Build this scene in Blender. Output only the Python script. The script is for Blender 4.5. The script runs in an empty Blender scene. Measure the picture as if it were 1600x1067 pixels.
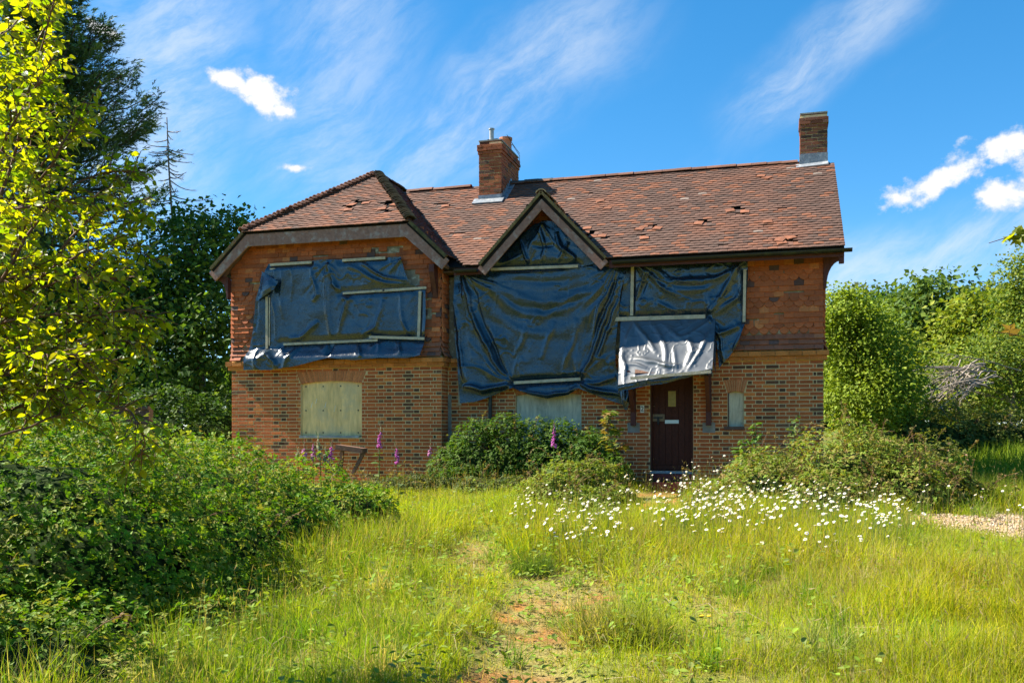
import bpy, math, random
import numpy as np
from mathutils import Matrix, Vector

random.seed(7)
R = np.random.default_rng(11)
S = bpy.context.scene
COL = S.collection
rad = math.radians

# ------------------------------------------------------------------ camera
TH = rad(15.9)
CT, ST = math.cos(TH), math.sin(TH)
FPX = 1450.0                      # focal length in photo pixels (1600 wide)
CAM = np.array([0.0, -16.82, 1.02])
HOR = 676.0
cd = bpy.data.cameras.new('camera')
cam = bpy.data.objects.new('camera', cd)
COL.objects.link(cam)
cam.location = CAM
cam.rotation_euler = (rad(90), 0, TH)
cd.sensor_width = 36
cd.lens = FPX / 1600 * 36
cd.shift_y = (HOR - 533.5) / 1600
cd.clip_end = 3000
S.camera = cam

# ------------------------------------------------------------------ world, sun, exposure
SUN = Vector((-0.70, -0.03, 0.714)).normalized()
SUN_EL = math.asin(SUN.z)
SUN_AZ = math.atan2(SUN.x, SUN.y)
world = bpy.data.worlds.new('World')
S.world = world
world.use_nodes = True
wt = world.node_tree
bg = wt.nodes['Background']
bg.inputs[1].default_value = 0.100
sky = wt.nodes.new('ShaderNodeTexSky')
sky.sky_type = 'NISHITA'
sky.sun_disc = False
sky.sun_elevation = SUN_EL
sky.sun_rotation = SUN_AZ
sky.air_density = 0.7
sky.dust_density = 0.1
sky.ozone_density = 3.0


class NT:
    """tiny helper for node maths"""
    def __init__(self, nt):
        self.nt = nt

    def n(self, t, **kw):
        nd = self.nt.nodes.new(t)
        for k, v in kw.items():
            setattr(nd, k, v)
        return nd

    def put(self, sock, v):
        if isinstance(v, bpy.types.NodeSocket):
            self.nt.links.new(v, sock)
        elif isinstance(v, (tuple, list)) and len(v) == 3 and sock.type == 'RGBA':
            sock.default_value = (*v, 1)
        else:
            sock.default_value = v

    def m(self, op, a, b=0.0, c=0.0, clamp=False):
        nd = self.n('ShaderNodeMath', operation=op, use_clamp=clamp)
        for s, v in zip(nd.inputs, (a, b, c)):
            self.put(s, v)
        return nd.outputs[0]

    def mix(self, f, a, b, mode='MIX'):
        nd = self.n('ShaderNodeMix', data_type='RGBA', blend_type=mode)
        self.put(nd.inputs[0], f)
        self.put(nd.inputs[6], a)
        self.put(nd.inputs[7], b)
        return nd.outputs[2]

    def noise(self, vec, scale, detail=4, rough=0.55, dist=0.0):
        nd = self.n('ShaderNodeTexNoise')
        if vec is not None:
            self.put(nd.inputs['Vector'], vec)
        nd.inputs['Scale'].default_value = scale
        nd.inputs['Detail'].default_value = detail
        nd.inputs['Roughness'].default_value = rough
        nd.inputs['Distortion'].default_value = dist
        return nd.outputs['Fac']

    def ramp(self, f, lo, hi, a=0.0, b=1.0, smooth=True):
        nd = self.n('ShaderNodeMapRange', interpolation_type='SMOOTHSTEP' if smooth else 'LINEAR')
        for s, v in zip(nd.inputs, (f, lo, hi, a, b)):
            self.put(s, v)
        return nd.outputs[0]

    def comb(self, x, y, z=0.0):
        nd = self.n('ShaderNodeCombineXYZ')
        for s, v in zip(nd.inputs, (x, y, z)):
            self.put(s, v)
        return nd.outputs[0]


def build_sky():
    k = NT(wt)
    tc = k.n('ShaderNodeTexCoord').outputs['Generated']
    sp = k.n('ShaderNodeSeparateXYZ')
    k.put(sp.inputs[0], tc)
    az = k.m('ARCTAN2', sp.outputs[0], sp.outputs[1])
    el = k.m('ARCSINE', sp.outputs[2])
    hs = k.n('ShaderNodeHueSaturation')
    hs.inputs['Hue'].default_value = 0.495
    hs.inputs['Saturation'].default_value = 1.52
    hs.inputs['Value'].default_value = 1.08
    gm = k.n('ShaderNodeGamma')
    gm.inputs['Gamma'].default_value = 0.75
    k.put(gm.inputs['Color'], sky.outputs[0])
    k.put(hs.inputs['Color'], gm.outputs[0])
    base = hs.outputs[0]

    def ang(px, py):
        a = math.atan((px - 800) / FPX)
        return a - TH, math.atan((HOR - py) / FPX * math.cos(a))
    # thin high cirrus drawn out along one direction, everywhere
    rot = rad(31)
    u = k.m('ADD', k.m('MULTIPLY', az, math.cos(rot)), k.m('MULTIPLY', el, math.sin(rot)))
    v = k.m('SUBTRACT', k.m('MULTIPLY', el, math.cos(rot)), k.m('MULTIPLY', az, math.sin(rot)))
    warp = k.noise(k.comb(az, el, 0.7), 5.0, 4)
    v2 = k.m('ADD', v, k.m('MULTIPLY', k.m('SUBTRACT', warp, 0.5), 0.07))
    fine = k.noise(k.comb(k.m('MULTIPLY', u, 9.0), k.m('MULTIPLY', v2, 30.0), 2.1), 1.0, 9, 0.68)
    wide = k.noise(k.comb(k.m('MULTIPLY', u, 2.2), k.m('MULTIPLY', v2, 6.0), 5.3), 1.0, 5, 0.55)
    gen = k.m('MULTIPLY', k.ramp(wide, 0.54, 0.78), k.ramp(fine, 0.35, 0.8))
    cir = k.m('MULTIPLY', gen, 0.35)

    def streak(p0, p1, w, amt):
        nonlocal cir
        a0, e0 = ang(*p0)
        a1, e1 = ang(*p1)
        L = math.hypot(a1 - a0, e1 - e0)
        cx, cy = (a1 - a0) / L, (e1 - e0) / L
        da = k.m('SUBTRACT', az, a0)
        de = k.m('SUBTRACT', k.m('ADD', el, k.m('MULTIPLY', k.m('SUBTRACT', warp, 0.5), 0.10)), e0)
        t = k.m('DIVIDE', k.m('ADD', k.m('MULTIPLY', da, cx), k.m('MULTIPLY', de, cy)), L)
        d = k.m('ABSOLUTE', k.m('SUBTRACT', k.m('MULTIPLY', de, cx), k.m('MULTIPLY', da, cy)))
        along = k.m('MULTIPLY', k.ramp(t, -0.25, 0.2), k.ramp(t, 1.25, 0.8))
        s = k.m('MULTIPLY', k.ramp(d, w, 0.0), along)
        s = k.m('MULTIPLY', s, k.ramp(fine, 0.3, 0.72, 0.12, 1.0))
        cir = k.m('MAXIMUM', cir, k.m('MULTIPLY', s, amt))
    streak((520, 310), (960, 40), 0.075, 0.5)
    streak((600, 270), (900, 70), 0.03, 0.55)
    streak((1160, 180), (1420, -20), 0.045, 0.5)
    streak((200, 330), (300, -40), 0.12, 0.62)
    streak((480, 300), (560, -60), 0.13, 0.40)
    streak((1250, 440), (1700, 335), 0.055, 0.60)
    cloudw = (2.9, 3.1, 3.3)
    c1 = k.mix(cir, base, cloudw)
    # small fair-weather cumulus
    puff = k.noise(k.comb(k.m('MULTIPLY', az, 1.0), k.m('MULTIPLY', el, 1.25), 0.2), 24.0, 8, 0.60)
    puff2 = k.noise(k.comb(az, el, 3.3), 75.0, 5, 0.6)
    pf = k.m('ADD', k.m('MULTIPLY', puff, 0.75), k.m('MULTIPLY', puff2, 0.25))
    cum = None
    for (px, py, rx, ry, tilt) in ((404, 150, 74, 40, -22), (368, 128, 46, 18, -12), (440, 172, 34, 24, -30), (460, 262, 36, 10, 0), (166, 50, 34, 12, -14),
                                   (1480, 274, 110, 36, 18), (1572, 228, 76, 44, 10), (1575, 295, 70, 36, 14), (1640, 255, 90, 60, 0),
                                   (2100, 330, 170, 60, 5), (-300, 260, 130, 40, -5)):
        a0, e0 = ang(px, py)
        t = rad(tilt)
        da = k.m('SUBTRACT', az, a0)
        de = k.m('SUBTRACT', el, e0)
        p = k.m('DIVIDE', k.m('ADD', k.m('MULTIPLY', da, math.cos(t)), k.m('MULTIPLY', de, math.sin(t))), rx / FPX)
        q = k.m('DIVIDE', k.m('SUBTRACT', k.m('MULTIPLY', de, math.cos(t)), k.m('MULTIPLY', da, math.sin(t))), ry / FPX)
        r2 = k.m('ADD', k.m('MULTIPLY', p, p), k.m('MULTIPLY', q, q))
        f = k.m('SUBTRACT', 1.0, k.m('SQRT', r2))
        cum = f if cum is None else k.m('MAXIMUM', cum, f)
    dens = k.m('ADD', cum, k.m('MULTIPLY', k.m('SUBTRACT', pf, 0.52), 3.4))
    alpha = k.ramp(dens, 0.18, 0.75)
    alpha = k.m('MULTIPLY', alpha, k.ramp(cum, -0.55, 0.05))
    shade = k.mix(k.ramp(dens, 0.3, 1.0), (2.5, 2.7, 3.0), (3.7, 3.65, 3.6))
    c2 = k.mix(k.m('MULTIPLY', alpha, 0.97), c1, shade)
    k.put(bg.inputs[0], c2)


build_sky()
sl = bpy.data.lights.new('sun', 'SUN')
sl.energy = 5.0
sl.angle = rad(0.53)
sl.color = (1.0, 0.93, 0.80)
so = bpy.data.objects.new('sun', sl)
COL.objects.link(so)
so.rotation_euler = (-SUN).to_track_quat('-Z', 'Y').to_euler()
so.location = (-20, 0, 30)
vs = S.view_settings
vs.view_transform = 'Standard'
vs.look = 'None'
vs.gamma = 1
vs.use_curve_mapping = False
vs.exposure = 1.68
S.cycles.max_bounces = 8
S.cycles.diffuse_bounces = 4
S.cycles.transmission_bounces = 6
S.cycles.transparent_max_bounces = 8

# ------------------------------------------------------------------ photo <-> place helpers


def DIR(px):
    d = (px - 800) / FPX
    return d * CT - ST, d * ST + CT


def U(px, py, Y):
    """point on the vertical plane y = Y seen at photo pixel (px, py)"""
    dx, dy = DIR(px)
    t = (Y - CAM[1]) / dy
    return np.array([CAM[0] + dx * t, Y, CAM[2] + (HOR - py) / FPX * t])


def W(px, py, Zc):
    dx, dy = DIR(px)
    return np.array([CAM[0] + dx * Zc, CAM[1] + dy * Zc, CAM[2] + (HOR - py) / FPX * Zc])


def CW(Xc, Zc):
    return CAM[0] + Xc * CT - Zc * ST, CAM[1] + Xc * ST + Zc * CT


def CC(x, y):
    rx, ry = x - CAM[0], y - CAM[1]
    return rx * CT + ry * ST, -rx * ST + ry * CT


def PX(p):
    p = np.asarray(p, float)
    X, Z = CC(p[..., 0], p[..., 1])
    return 800 + FPX * X / Z, HOR - FPX * (p[..., 2] - CAM[2]) / Z, Z


def sstep(x, a, b):
    t = np.clip((np.asarray(x, float) - a) / (b - a), 0, 1)
    return t * t * (3 - 2 * t)


_H = np.random.default_rng(5).random((64, 64, 64))


def vnoise(x, y, z=0.0):
    x, y, z = np.broadcast_arrays(np.asarray(x, float), np.asarray(y, float), np.asarray(z, float))
    xi, yi, zi = np.floor(x).astype(int), np.floor(y).astype(int), np.floor(z).astype(int)
    fx, fy, fz = x - xi, y - yi, z - zi
    fx, fy, fz = (f * f * (3 - 2 * f) for f in (fx, fy, fz))
    o = 0
    for a in (0, 1):
        for b in (0, 1):
            for c in (0, 1):
                o = o + _H[(xi + a) % 64, (yi + b) % 64, (zi + c) % 64] * (fx if a else 1 - fx) * (fy if b else 1 - fy) * (fz if c else 1 - fz)
    return o


def fbm(x, y, z=0.0, oct=4):
    s, a, t = 0, 0.5, 0
    x, y, z = np.asarray(x, float), np.asarray(y, float), np.asarray(z, float)
    for i in range(oct):
        s = s + a * vnoise(x * 2 ** i + 7.3 * i, y * 2 ** i + 3.1 * i, z * 2 ** i)
        t += a
        a *= 0.5
    return s / t


def poly_dist(x, y, pts):
    """distance to an open polyline and the parameter (0..1) of the nearest point"""
    best = np.full(np.shape(x), 1e9)
    tp = np.zeros(np.shape(x))
    n = len(pts) - 1
    for i in range(n):
        ax, ay = pts[i]
        bx, by = pts[i + 1]
        L2 = (bx - ax) ** 2 + (by - ay) ** 2 + 1e-12
        t = np.clip(((x - ax) * (bx - ax) + (y - ay) * (by - ay)) / L2, 0, 1)
        d = np.hypot(x - ax - t * (bx - ax), y - ay - t * (by - ay))
        k = d < best
        best = np.where(k, d, best)
        tp = np.where(k, (i + t) / n, tp)
    return best, tp


# ------------------------------------------------------------------ mesh helpers


def raw_mesh(name, V, faces, mats, col=None, smooth=False, mi=None):
    """faces: array (n,3) / (n,4) or a list of such arrays"""
    me = bpy.data.meshes.new(name)
    V = np.asarray(V, np.float32)
    if not isinstance(faces, list):
        faces = [faces]
    faces = [np.asarray(f, np.int32) for f in faces if len(f)]
    nl = sum(f.size for f in faces)
    nf = sum(len(f) for f in faces)
    me.vertices.add(len(V))
    me.vertices.foreach_set('co', V.ravel())
    me.loops.add(nl)
    me.loops.foreach_set('vertex_index', np.concatenate([f.ravel() for f in faces]))
    me.polygons.add(nf)
    tot = np.concatenate([np.full(len(f), f.shape[1], np.int32) for f in faces])
    st = np.concatenate([[0], np.cumsum(tot)[:-1]]).astype(np.int32)
    me.polygons.foreach_set('loop_start', st)
    me.polygons.foreach_set('use_smooth', np.full(nf, bool(smooth)))
    if not isinstance(mats, (list, tuple)):
        mats = [mats]
    for m in mats:
        me.materials.append(m)
    if mi is not None:
        me.polygons.foreach_set('material_index', np.asarray(mi, np.int32))
    if col is not None:
        at = me.attributes.new('col', 'FLOAT_COLOR', 'POINT')
        c = np.ones((len(V), 4), np.float32)
        c[:, :3] = col
        at.data.foreach_set('color', c.ravel())
    me.update(calc_edges=True)
    me.validate()
    return me


def link(name, data, parent=None, **props):
    o = bpy.data.objects.new(name, data)
    COL.objects.link(o)
    if parent is not None:
        o.parent = parent
        if parent.type == 'EMPTY':
            o.matrix_parent_inverse = Matrix.Translation(-parent.location)
    for k_, v_ in props.items():
        o[k_] = v_
    return o


def obj(name, V, F, mat, parent=None, col=None, smooth=False, mi=None, **props):
    return link(name, raw_mesh(name, V, F, mat, col, smooth, mi), parent, **props)


def thing(name, loc, label, category, group=None):
    o = bpy.data.objects.new(name, None)
    COL.objects.link(o)
    o.location = [float(v) for v in loc]
    o.empty_display_size = 0.2
    o['label'] = label
    o['category'] = category
    if group:
        o['group'] = group
    return o


BV = np.array([[-1, -1, -1], [1, -1, -1], [1, 1, -1], [-1, 1, -1], [-1, -1, 1], [1, -1, 1], [1, 1, 1], [-1, 1, 1]], float) * 0.5
BF = np.array([[0, 3, 2, 1], [4, 5, 6, 7], [0, 1, 5, 4], [1, 2, 6, 5], [2, 3, 7, 6], [3, 0, 4, 7]])


def bevel_box(b=0.06):
    """unit box with chamfered edges (used for bricks and boards): 24 verts"""
    V, F = [], []
    import itertools
    for s in itertools.product((-1, 1), repeat=3):
        for ax in range(3):
            v = [0.5 * c * (1 - 2 * b) for c in s]
            v[ax] = 0.5 * s[ax]
            V.append(v)
    return np.array(V)


def batch(pV, pF, M, loc, col=None):
    """copies of a small shape under many transforms, as one vertex/face soup"""
    M = np.asarray(M, float)
    loc = np.asarray(loc, float)
    n = len(loc)
    V = (np.einsum('nij,kj->nki', M, pV) + loc[:, None, :]).reshape(-1, 3)
    off = (np.arange(n) * len(pV))[:, None, None]
    if isinstance(pF, list):
        F = [(np.asarray(f)[None] + off).reshape(-1, np.asarray(f).shape[1]) for f in pF]
    else:
        F = (pF[None] + off).reshape(-1, pF.shape[1])
    C = None if col is None else np.repeat(np.asarray(col, float), len(pV), 0)
    return V, F, C


def boxes(items):
    """items: (x0,x1,y0,y1,z0,z1) -> V,F"""
    a = np.array(items, float)
    c = (a[:, 0::2] + a[:, 1::2]) / 2
    s = a[:, 1::2] - a[:, 0::2]
    M = np.zeros((len(a), 3, 3))
    for i in range(3):
        M[:, i, i] = s[:, i]
    V, F, _ = batch(BV, BF, M, c)
    return V, F


def prism(poly, axis, a, b):
    """extrude a 2-D polygon along an axis ('x','y','z') from a to b; returns V, list of faces (tri caps by fan)"""
    n = len(poly)
    V = []
    for d in (a, b):
        for (p, q) in poly:
            V.append({'x': (d, p, q), 'y': (p, d, q), 'z': (p, q, d)}[axis])
    quads = [[i, (i + 1) % n, n + (i + 1) % n, n + i] for i in range(n)]
    tris = [[0, i, i + 1] for i in range(1, n - 1)] + [[n, n + i + 1, n + i] for i in range(1, n - 1)]
    return np.array(V, float), [np.array(quads), np.array(tris)]


def join(parts):
    """list of (V, F-or-list[, C]) -> V, [quads, tris], C"""
    Vs, Q, T, Cs, off = [], [], [], [], 0
    for p in parts:
        V, F = p[0], p[1]
        for f in (F if isinstance(F, list) else [F]):
            f = np.asarray(f)
            if len(f) == 0:
                continue
            (Q if f.shape[1] == 4 else T).append(f + off)
        Vs.append(V)
        if len(p) > 2 and p[2] is not None:
            c = np.asarray(p[2], float)
            Cs.append(np.broadcast_to(c, (len(V), 3)))
        off += len(V)
    out = []
    if Q:
        out.append(np.concatenate(Q))
    if T:
        out.append(np.concatenate(T))
    return np.concatenate(Vs), out, (np.concatenate(Cs) if Cs else None)


def bar(p, q, w, t, up=(0, 0, 1)):
    """a board from p to q, w wide (across, in the plane with up), t thick"""
    p, q = np.asarray(p, float), np.asarray(q, float)
    d = q - p
    L = np.linalg.norm(d)
    d = d / L
    s = np.cross(np.asarray(up, float), d)
    s /= np.linalg.norm(s)
    u = np.cross(d, s)
    M = np.stack([d * L, s * t, u * w], 1)
    V, F, _ = batch(BV, BF, M[None], ((p + q) / 2)[None])
    return V, F


def tube(pts, radii, seg=6, cap=True):
    pts = np.asarray(pts, float)
    n = len(pts)
    radii = np.broadcast_to(np.asarray(radii, float), (n,))
    tan = np.gradient(pts, axis=0)
    tan /= np.linalg.norm(tan, axis=1)[:, None] + 1e-9
    ref = np.array([0.31, 0.95, 0.05]) if abs(tan[0][2]) > 0.8 else np.array([0, 0, 1.0])
    s = np.cross(tan, ref)
    s /= np.linalg.norm(s, axis=1)[:, None] + 1e-9
    u = np.cross(s, tan)
    a = np.arange(seg) * 2 * np.pi / seg
    V = (pts[:, None] + radii[:, None, None] * (np.cos(a)[None, :, None] * s[:, None] + np.sin(a)[None, :, None] * u[:, None])).reshape(-1, 3)
    i, j = np.meshgrid(np.arange(n - 1), np.arange(seg), indexing='ij')
    F = np.stack([i * seg + j, i * seg + (j + 1) % seg, (i + 1) * seg + (j + 1) % seg, (i + 1) * seg + j], -1).reshape(-1, 4)
    return V, F


def grid_faces(n, m):
    i, j = np.meshgrid(np.arange(n - 1), np.arange(m - 1), indexing='ij')
    return np.stack([i * m + j, i * m + j + 1, (i + 1) * m + j + 1, (i + 1) * m + j], -1).reshape(-1, 4)


def nrm(v):
    v = np.asarray(v, float)
    return v / (np.linalg.norm(v, axis=-1, keepdims=True) + 1e-9)


def frames(n, d):
    """matrices whose columns are side, direction, normal"""
    n = nrm(n)
    d = nrm(d - n * np.sum(d * n, -1, keepdims=True))
    s = np.cross(d, n)
    return np.stack([s, d, n], -1)


# ------------------------------------------------------------------ materials


def material(name, base, rough=0.7, spec=0.3, var=0.15, vscale=20.0, bump=0.0, bscale=60.0, obj_col=False, metallic=0.0, trans=0.0, tcol=(1.25, 1.2, 0.45), coat=0.0, stain=None, sscale=3.0, stretch=None):
    """base: an RGB, 'col' (the mesh's colour attribute) ; obj_col multiplies in the object's own colour"""
    m = bpy.data.materials.new(name)
    m.use_nodes = True
    nt = m.node_tree
    k = NT(nt)
    b = nt.nodes['Principled BSDF']
    tc = k.n('ShaderNodeTexCoord').outputs['Object']
    geo = k.n('ShaderNodeNewGeometry').outputs['Position']
    vgeo = geo
    if stretch:
        sm = k.n('ShaderNodeVectorMath', operation='MULTIPLY')
        k.put(sm.inputs[0], geo)
        sm.inputs[1].default_value = stretch
        vgeo = sm.outputs[0]
    if base == 'col':
        at = k.n('ShaderNodeAttribute')
        at.attribute_name = 'col'
        c = at.outputs['Color']
    elif base == 'obj':
        c = k.n('ShaderNodeObjectInfo').outputs['Color']
    else:
        rgb = k.n('ShaderNodeRGB')
        rgb.outputs[0].default_value = (*base, 1)
        c = rgb.outputs[0]
    if var:
        f = k.noise(vgeo, vscale, 5, 0.6)
        g = k.ramp(f, 0.25, 0.75, 1 - var, 1 + var, False)
        vm = k.n('ShaderNodeVectorMath', operation='SCALE')
        k.put(vm.inputs[0], c)
        k.put(vm.inputs['Scale'], g)
        c = vm.outputs[0]
    if stain:
        f = k.ramp(k.noise(geo, sscale, 6, 0.65), 0.5, 0.68)
        c = k.mix(k.m('MULTIPLY', f, stain[1]), c, stain[0])
    k.put(b.inputs['Base Color'], c)
    b.inputs['Roughness'].default_value = rough
    b.inputs['Specular IOR Level'].default_value = spec
    b.inputs['Metallic'].default_value = metallic
    if coat:
        b.inputs['Coat Weight'].default_value = coat
        b.inputs['Coat Roughness'].default_value = 0.2
    if bump:
        bp = k.n('ShaderNodeBump')
        bp.inputs['Strength'].default_value = bump
        bp.inputs['Distance'].default_value = 0.01
        k.put(bp.inputs['Height'], k.noise(geo, bscale, 5, 0.6))
        k.put(b.inputs['Normal'], bp.outputs[0])
    if trans:
        tr = k.n('ShaderNodeBsdfTranslucent')
        vm = k.n('ShaderNodeVectorMath', operation='MULTIPLY')
        k.put(vm.inputs[0], c)
        vm.inputs[1].default_value = tcol
        k.put(tr.inputs['Color'], vm.outputs[0])
        ms = k.n('ShaderNodeMixShader')
        ms.inputs[0].default_value = trans
        nt.links.new(b.outputs[0], ms.inputs[1])
        nt.links.new(tr.outputs[0], ms.inputs[2])
        nt.links.new(ms.outputs[0], nt.nodes['Material Output'].inputs['Surface'])
    return m


M = {}
M['brick'] = material('brick', 'col', 0.85, 0.2, 0.28, 38, 0.5, 160)
M['brick_obj'] = material('brick_single', 'obj', 0.85, 0.2, 0.28, 38, 0.5, 160)
M['mortar'] = material('mortar', (0.72, 0.55, 0.29), 0.95, 0.1, 0.2, 9, 0.5, 200)
M['tile'] = material('clay_tile', 'col', 0.8, 0.25, 0.25, 30, 0.4, 120)
M['tile_obj'] = material('clay_tile_single', 'obj', 0.8, 0.25, 0.25, 30, 0.4, 120)
M['felt'] = material('roof_felt', (0.02, 0.017, 0.015), 0.95, 0.1)
M['sheath'] = material('wall_sheathing', (0.26, 0.21, 0.15), 0.9, 0.1, 0.3, 12, stain=((0.62, 0.58, 0.45), 0.8), sscale=9)
M['board'] = material('barge_board_paint', (0.30, 0.155, 0.115), 0.75, 0.25, 0.3, 14, 0.5, 40, stain=((0.44, 0.35, 0.31), 0.75), sscale=6)
M['timber'] = material('dark_red_timber', (0.10, 0.03, 0.022), 0.6, 0.3, 0.3, 20, 0.3, 50)
M['oldwood'] = material('weathered_wood', (0.15, 0.085, 0.06), 0.85, 0.15, 0.35, 20, 0.5, 60)
M['batten'] = material('batten_wood', (0.56, 0.45, 0.31), 0.85, 0.15, 0.25, 16, 0.4, 60, stain=((0.34, 0.28, 0.19), 0.6), sscale=5)
M['battengreen'] = material('mossy_batten', (0.27, 0.21, 0.07), 0.9, 0.1, 0.3, 14, 0.4, 60)
M['ply'] = material('plywood', (0.82, 0.56, 0.25), 0.8, 0.12, 0.30, 5, 0.15, 30, stretch=(3.5, 3.5, .7), stain=((0.62, 0.48, 0.28), 0.7), sscale=2.2)
M['plygrey'] = material('grey_plywood', (0.62, 0.52, 0.36), 0.8, 0.12, 0.35, 6, 0.2, 30, stretch=(3.5, 3.5, .6), stain=((0.34, 0.29, 0.2), 0.7), sscale=3)
M['gutter'] = material('black_gutter', (0.012, 0.012, 0.012), 0.4, 0.5, 0.3, 10, stain=((0.05, 0.06, 0.02), 0.6), sscale=5)
M['lead'] = material('lead_flashing', (0.20, 0.22, 0.24), 0.45, 0.5, 0.25, 12, 0.4, 25, stain=((0.42, 0.42, 0.41), 0.6), sscale=6)
M['door'] = material('door_wood', (0.07, 0.022, 0.013), 0.6, 0.15, 0.3, 26, 0.3, 60)
M['steel'] = material('letter_plate', (0.62, 0.68, 0.66), 0.35, 0.5, 0.1, metallic=0.4)
M['brass'] = material('lock_plate', (0.20, 0.13, 0.07), 0.5, 0.5, 0.3, 40, metallic=0.5)
M['black'] = material('black_metal', (0.012, 0.012, 0.012), 0.5, 0.4)
M['amber'] = material('amber_glass', (0.36, 0.24, 0.03), 0.25, 0.5, 0.2)
M['white'] = material('white_paint', (0.86, 0.86, 0.82), 0.5, 0.4, 0.08)
M['redstep'] = material('red_step', (0.15, 0.035, 0.028), 0.7, 0.3, 0.3, 12, 0.3, 40)
M['concrete'] = material('concrete', (0.27, 0.25, 0.21), 0.9, 0.15, 0.25, 8, 0.5, 50)
M['pot'] = material('terracotta', (0.42, 0.16, 0.075), 0.75, 0.25, 0.2, 12)
M['galv'] = material('galvanised', (0.33, 0.34, 0.33), 0.5, 0.5, 0.3, 20, metallic=0.3)
M['moss'] = material('moss', (0.11, 0.095, 0.045), 0.95, 0.05, 0.5, 14, 0.7, 60, stain=((0.16, 0.08, 0.05), 0.8), sscale=9)
M['leaf'] = material('leaf', 'col', 0.6, 0.16, 0.12, 9, trans=0.38)
M['leafn'] = material('backlit_leaf', 'col', 0.42, 0.4, 0.10, 30, trans=0.62, tcol=(1.75, 1.62, 0.2))
M['leafn_obj'] = material('backlit_leaf_single', 'obj', 0.42, 0.4, 0.10, 30, trans=0.62, tcol=(1.75, 1.62, 0.2))
M['leaf_obj'] = material('leaf_single', 'obj', 0.6, 0.16, 0.12, 9, trans=0.38)
M['needle'] = material('conifer', 'col', 0.65, 0.2, 0.2, 5, trans=0.15)
M['grass'] = material('grass', 'col', 0.65, 0.15, 0.0, trans=0.48, tcol=(1.5, 1.42, 0.4))
M['bark'] = material('bark', (0.085, 0.065, 0.048), 0.9, 0.1, 0.4, 12, 0.8, 40)
M['deadbark'] = material('dead_wood', (0.27, 0.225, 0.185), 0.9, 0.1, 0.3, 12, 0.6, 40)
M['twig'] = material('twig', (0.12, 0.06, 0.035), 0.8, 0.2, 0.3, 12)
M['shade_hull'] = material('bush_shade', (0.022, 0.038, 0.010), 0.95, 0.05, 0.5, 6, 0.8, 18)  # dark hull colour that paints in the shade inside a bush
M['petal'] = material('white_petal', (0.66, 0.64, 0.60), 0.6, 0.2, 0.03, trans=0.25, tcol=(1, 1, 1))
M['disc'] = material('daisy_centre', (0.72, 0.45, 0.03), 0.8, 0.1, 0.2)
M['stalk'] = material('green_stalk', (0.13, 0.19, 0.04), 0.7, 0.2, 0.2, trans=0.2)
M['bell'] = material('foxglove_bell', 'col', 0.6, 0.25, 0.1, trans=0.35, tcol=(1.2, 0.9, 1.2))


def tarp_material():
    m = bpy.data.materials.new('black_plastic_sheet')
    m.use_nodes = True
    k = NT(m.node_tree)
    b = m.node_tree.nodes['Principled BSDF']
    geo = k.n('ShaderNodeNewGeometry').outputs['Position']
    f = k.noise(geo, 1.7, 4, 0.6)
    c = k.mix(k.ramp(f, 0.3, 0.7), (0.006, 0.018, 0.033), (0.012, 0.029, 0.050))
    k.put(b.inputs['Base Color'], c)
    dust = k.noise(geo, 5.0, 6, 0.7)
    k.put(b.inputs['Roughness'], k.ramp(dust, 0.3, 0.75, 0.18, 0.34))
    b.inputs['Specular IOR Level'].default_value = 0.5
    b.inputs['IOR'].default_value = 1.78
    bp = k.n('ShaderNodeBump')
    bp.inputs['Strength'].default_value = 0.30
    bp.inputs['Distance'].default_value = 0.02
    n1 = k.noise(geo, 9, 5, 0.55, 0.8)
    n2 = k.noise(geo, 11, 3, 0.5, 1.5)
    k.put(bp.inputs['Height'], k.m('ADD', n1, k.m('MULTIPLY', k.m('ABSOLUTE', k.m('SUBTRACT', n2, 0.5)), -0.7)))
    k.put(b.inputs['Normal'], bp.outputs[0])
    return m


M['tarp'] = tarp_material()
M['scuffed'] = material('scuffed_plastic_sheet', (0.05, 0.058, 0.066), 0.43, 0.6, 0.25, 6, 0.12, 25)
M['scuffed'].node_tree.nodes['Principled BSDF'].inputs['IOR'].default_value = 1.9
# ------------------------------------------------------------------ ground


def path_mask(x, y):
    """1 on the trodden strip that leads up to the door, 0 in the tall grass"""
    pts = [CW(0.0, 5.0), CW(0.15, 6.3), CW(0.45, 8.2), CW(-0.35, 9.6), CW(-0.4, 10.8), CW(0.9, 12.2), CW(2.2, 14.2), CW(2.7, 15.9)]
    d, _ = poly_dist(x, y, pts)
    w = 0.08 + 0.55 * fbm(x * 1.7, y * 1.7, 4.0, 3)
    return 1 - sstep(d, w * 0.5, w * 1.5)


def gravel_mask(x, y):
    X, Z = CC(x, y)
    d = np.hypot((X - 6.1) / 1.35, (Z - 11.5) / 1.3) + 0.5 * (fbm(x * 2.2, y * 2.2, 8.0, 3) - 0.5)
    return 1 - sstep(d, 0.75, 1.05)


def ground_z(x, y):
    x, y = np.asarray(x, float), np.asarray(y, float)
    t = np.clip((y + 16.8) / 15.0, -0.6, 1)
    z = -0.60 + 0.58 * t
    z = z + (fbm(x * 0.5, y * 0.5, 1.0, 3) - 0.5) * 0.16 + (fbm(x * 2, y * 2, 2.0, 2) - 0.5) * 0.05
    z = z - 0.04 * path_mask(x, y)
    z = z + 0.55 * sstep(x, 2.0, 7.0) * sstep(y, -4, 6) + sstep(np.hypot(x, y), 25, 120) * 1.5
    return z


def soil_patch(x, y):
    n = fbm(x * 2.6 + 3, y * 2.6, 9.0, 4)
    return sstep(n, 0.47, 0.57)


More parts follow.
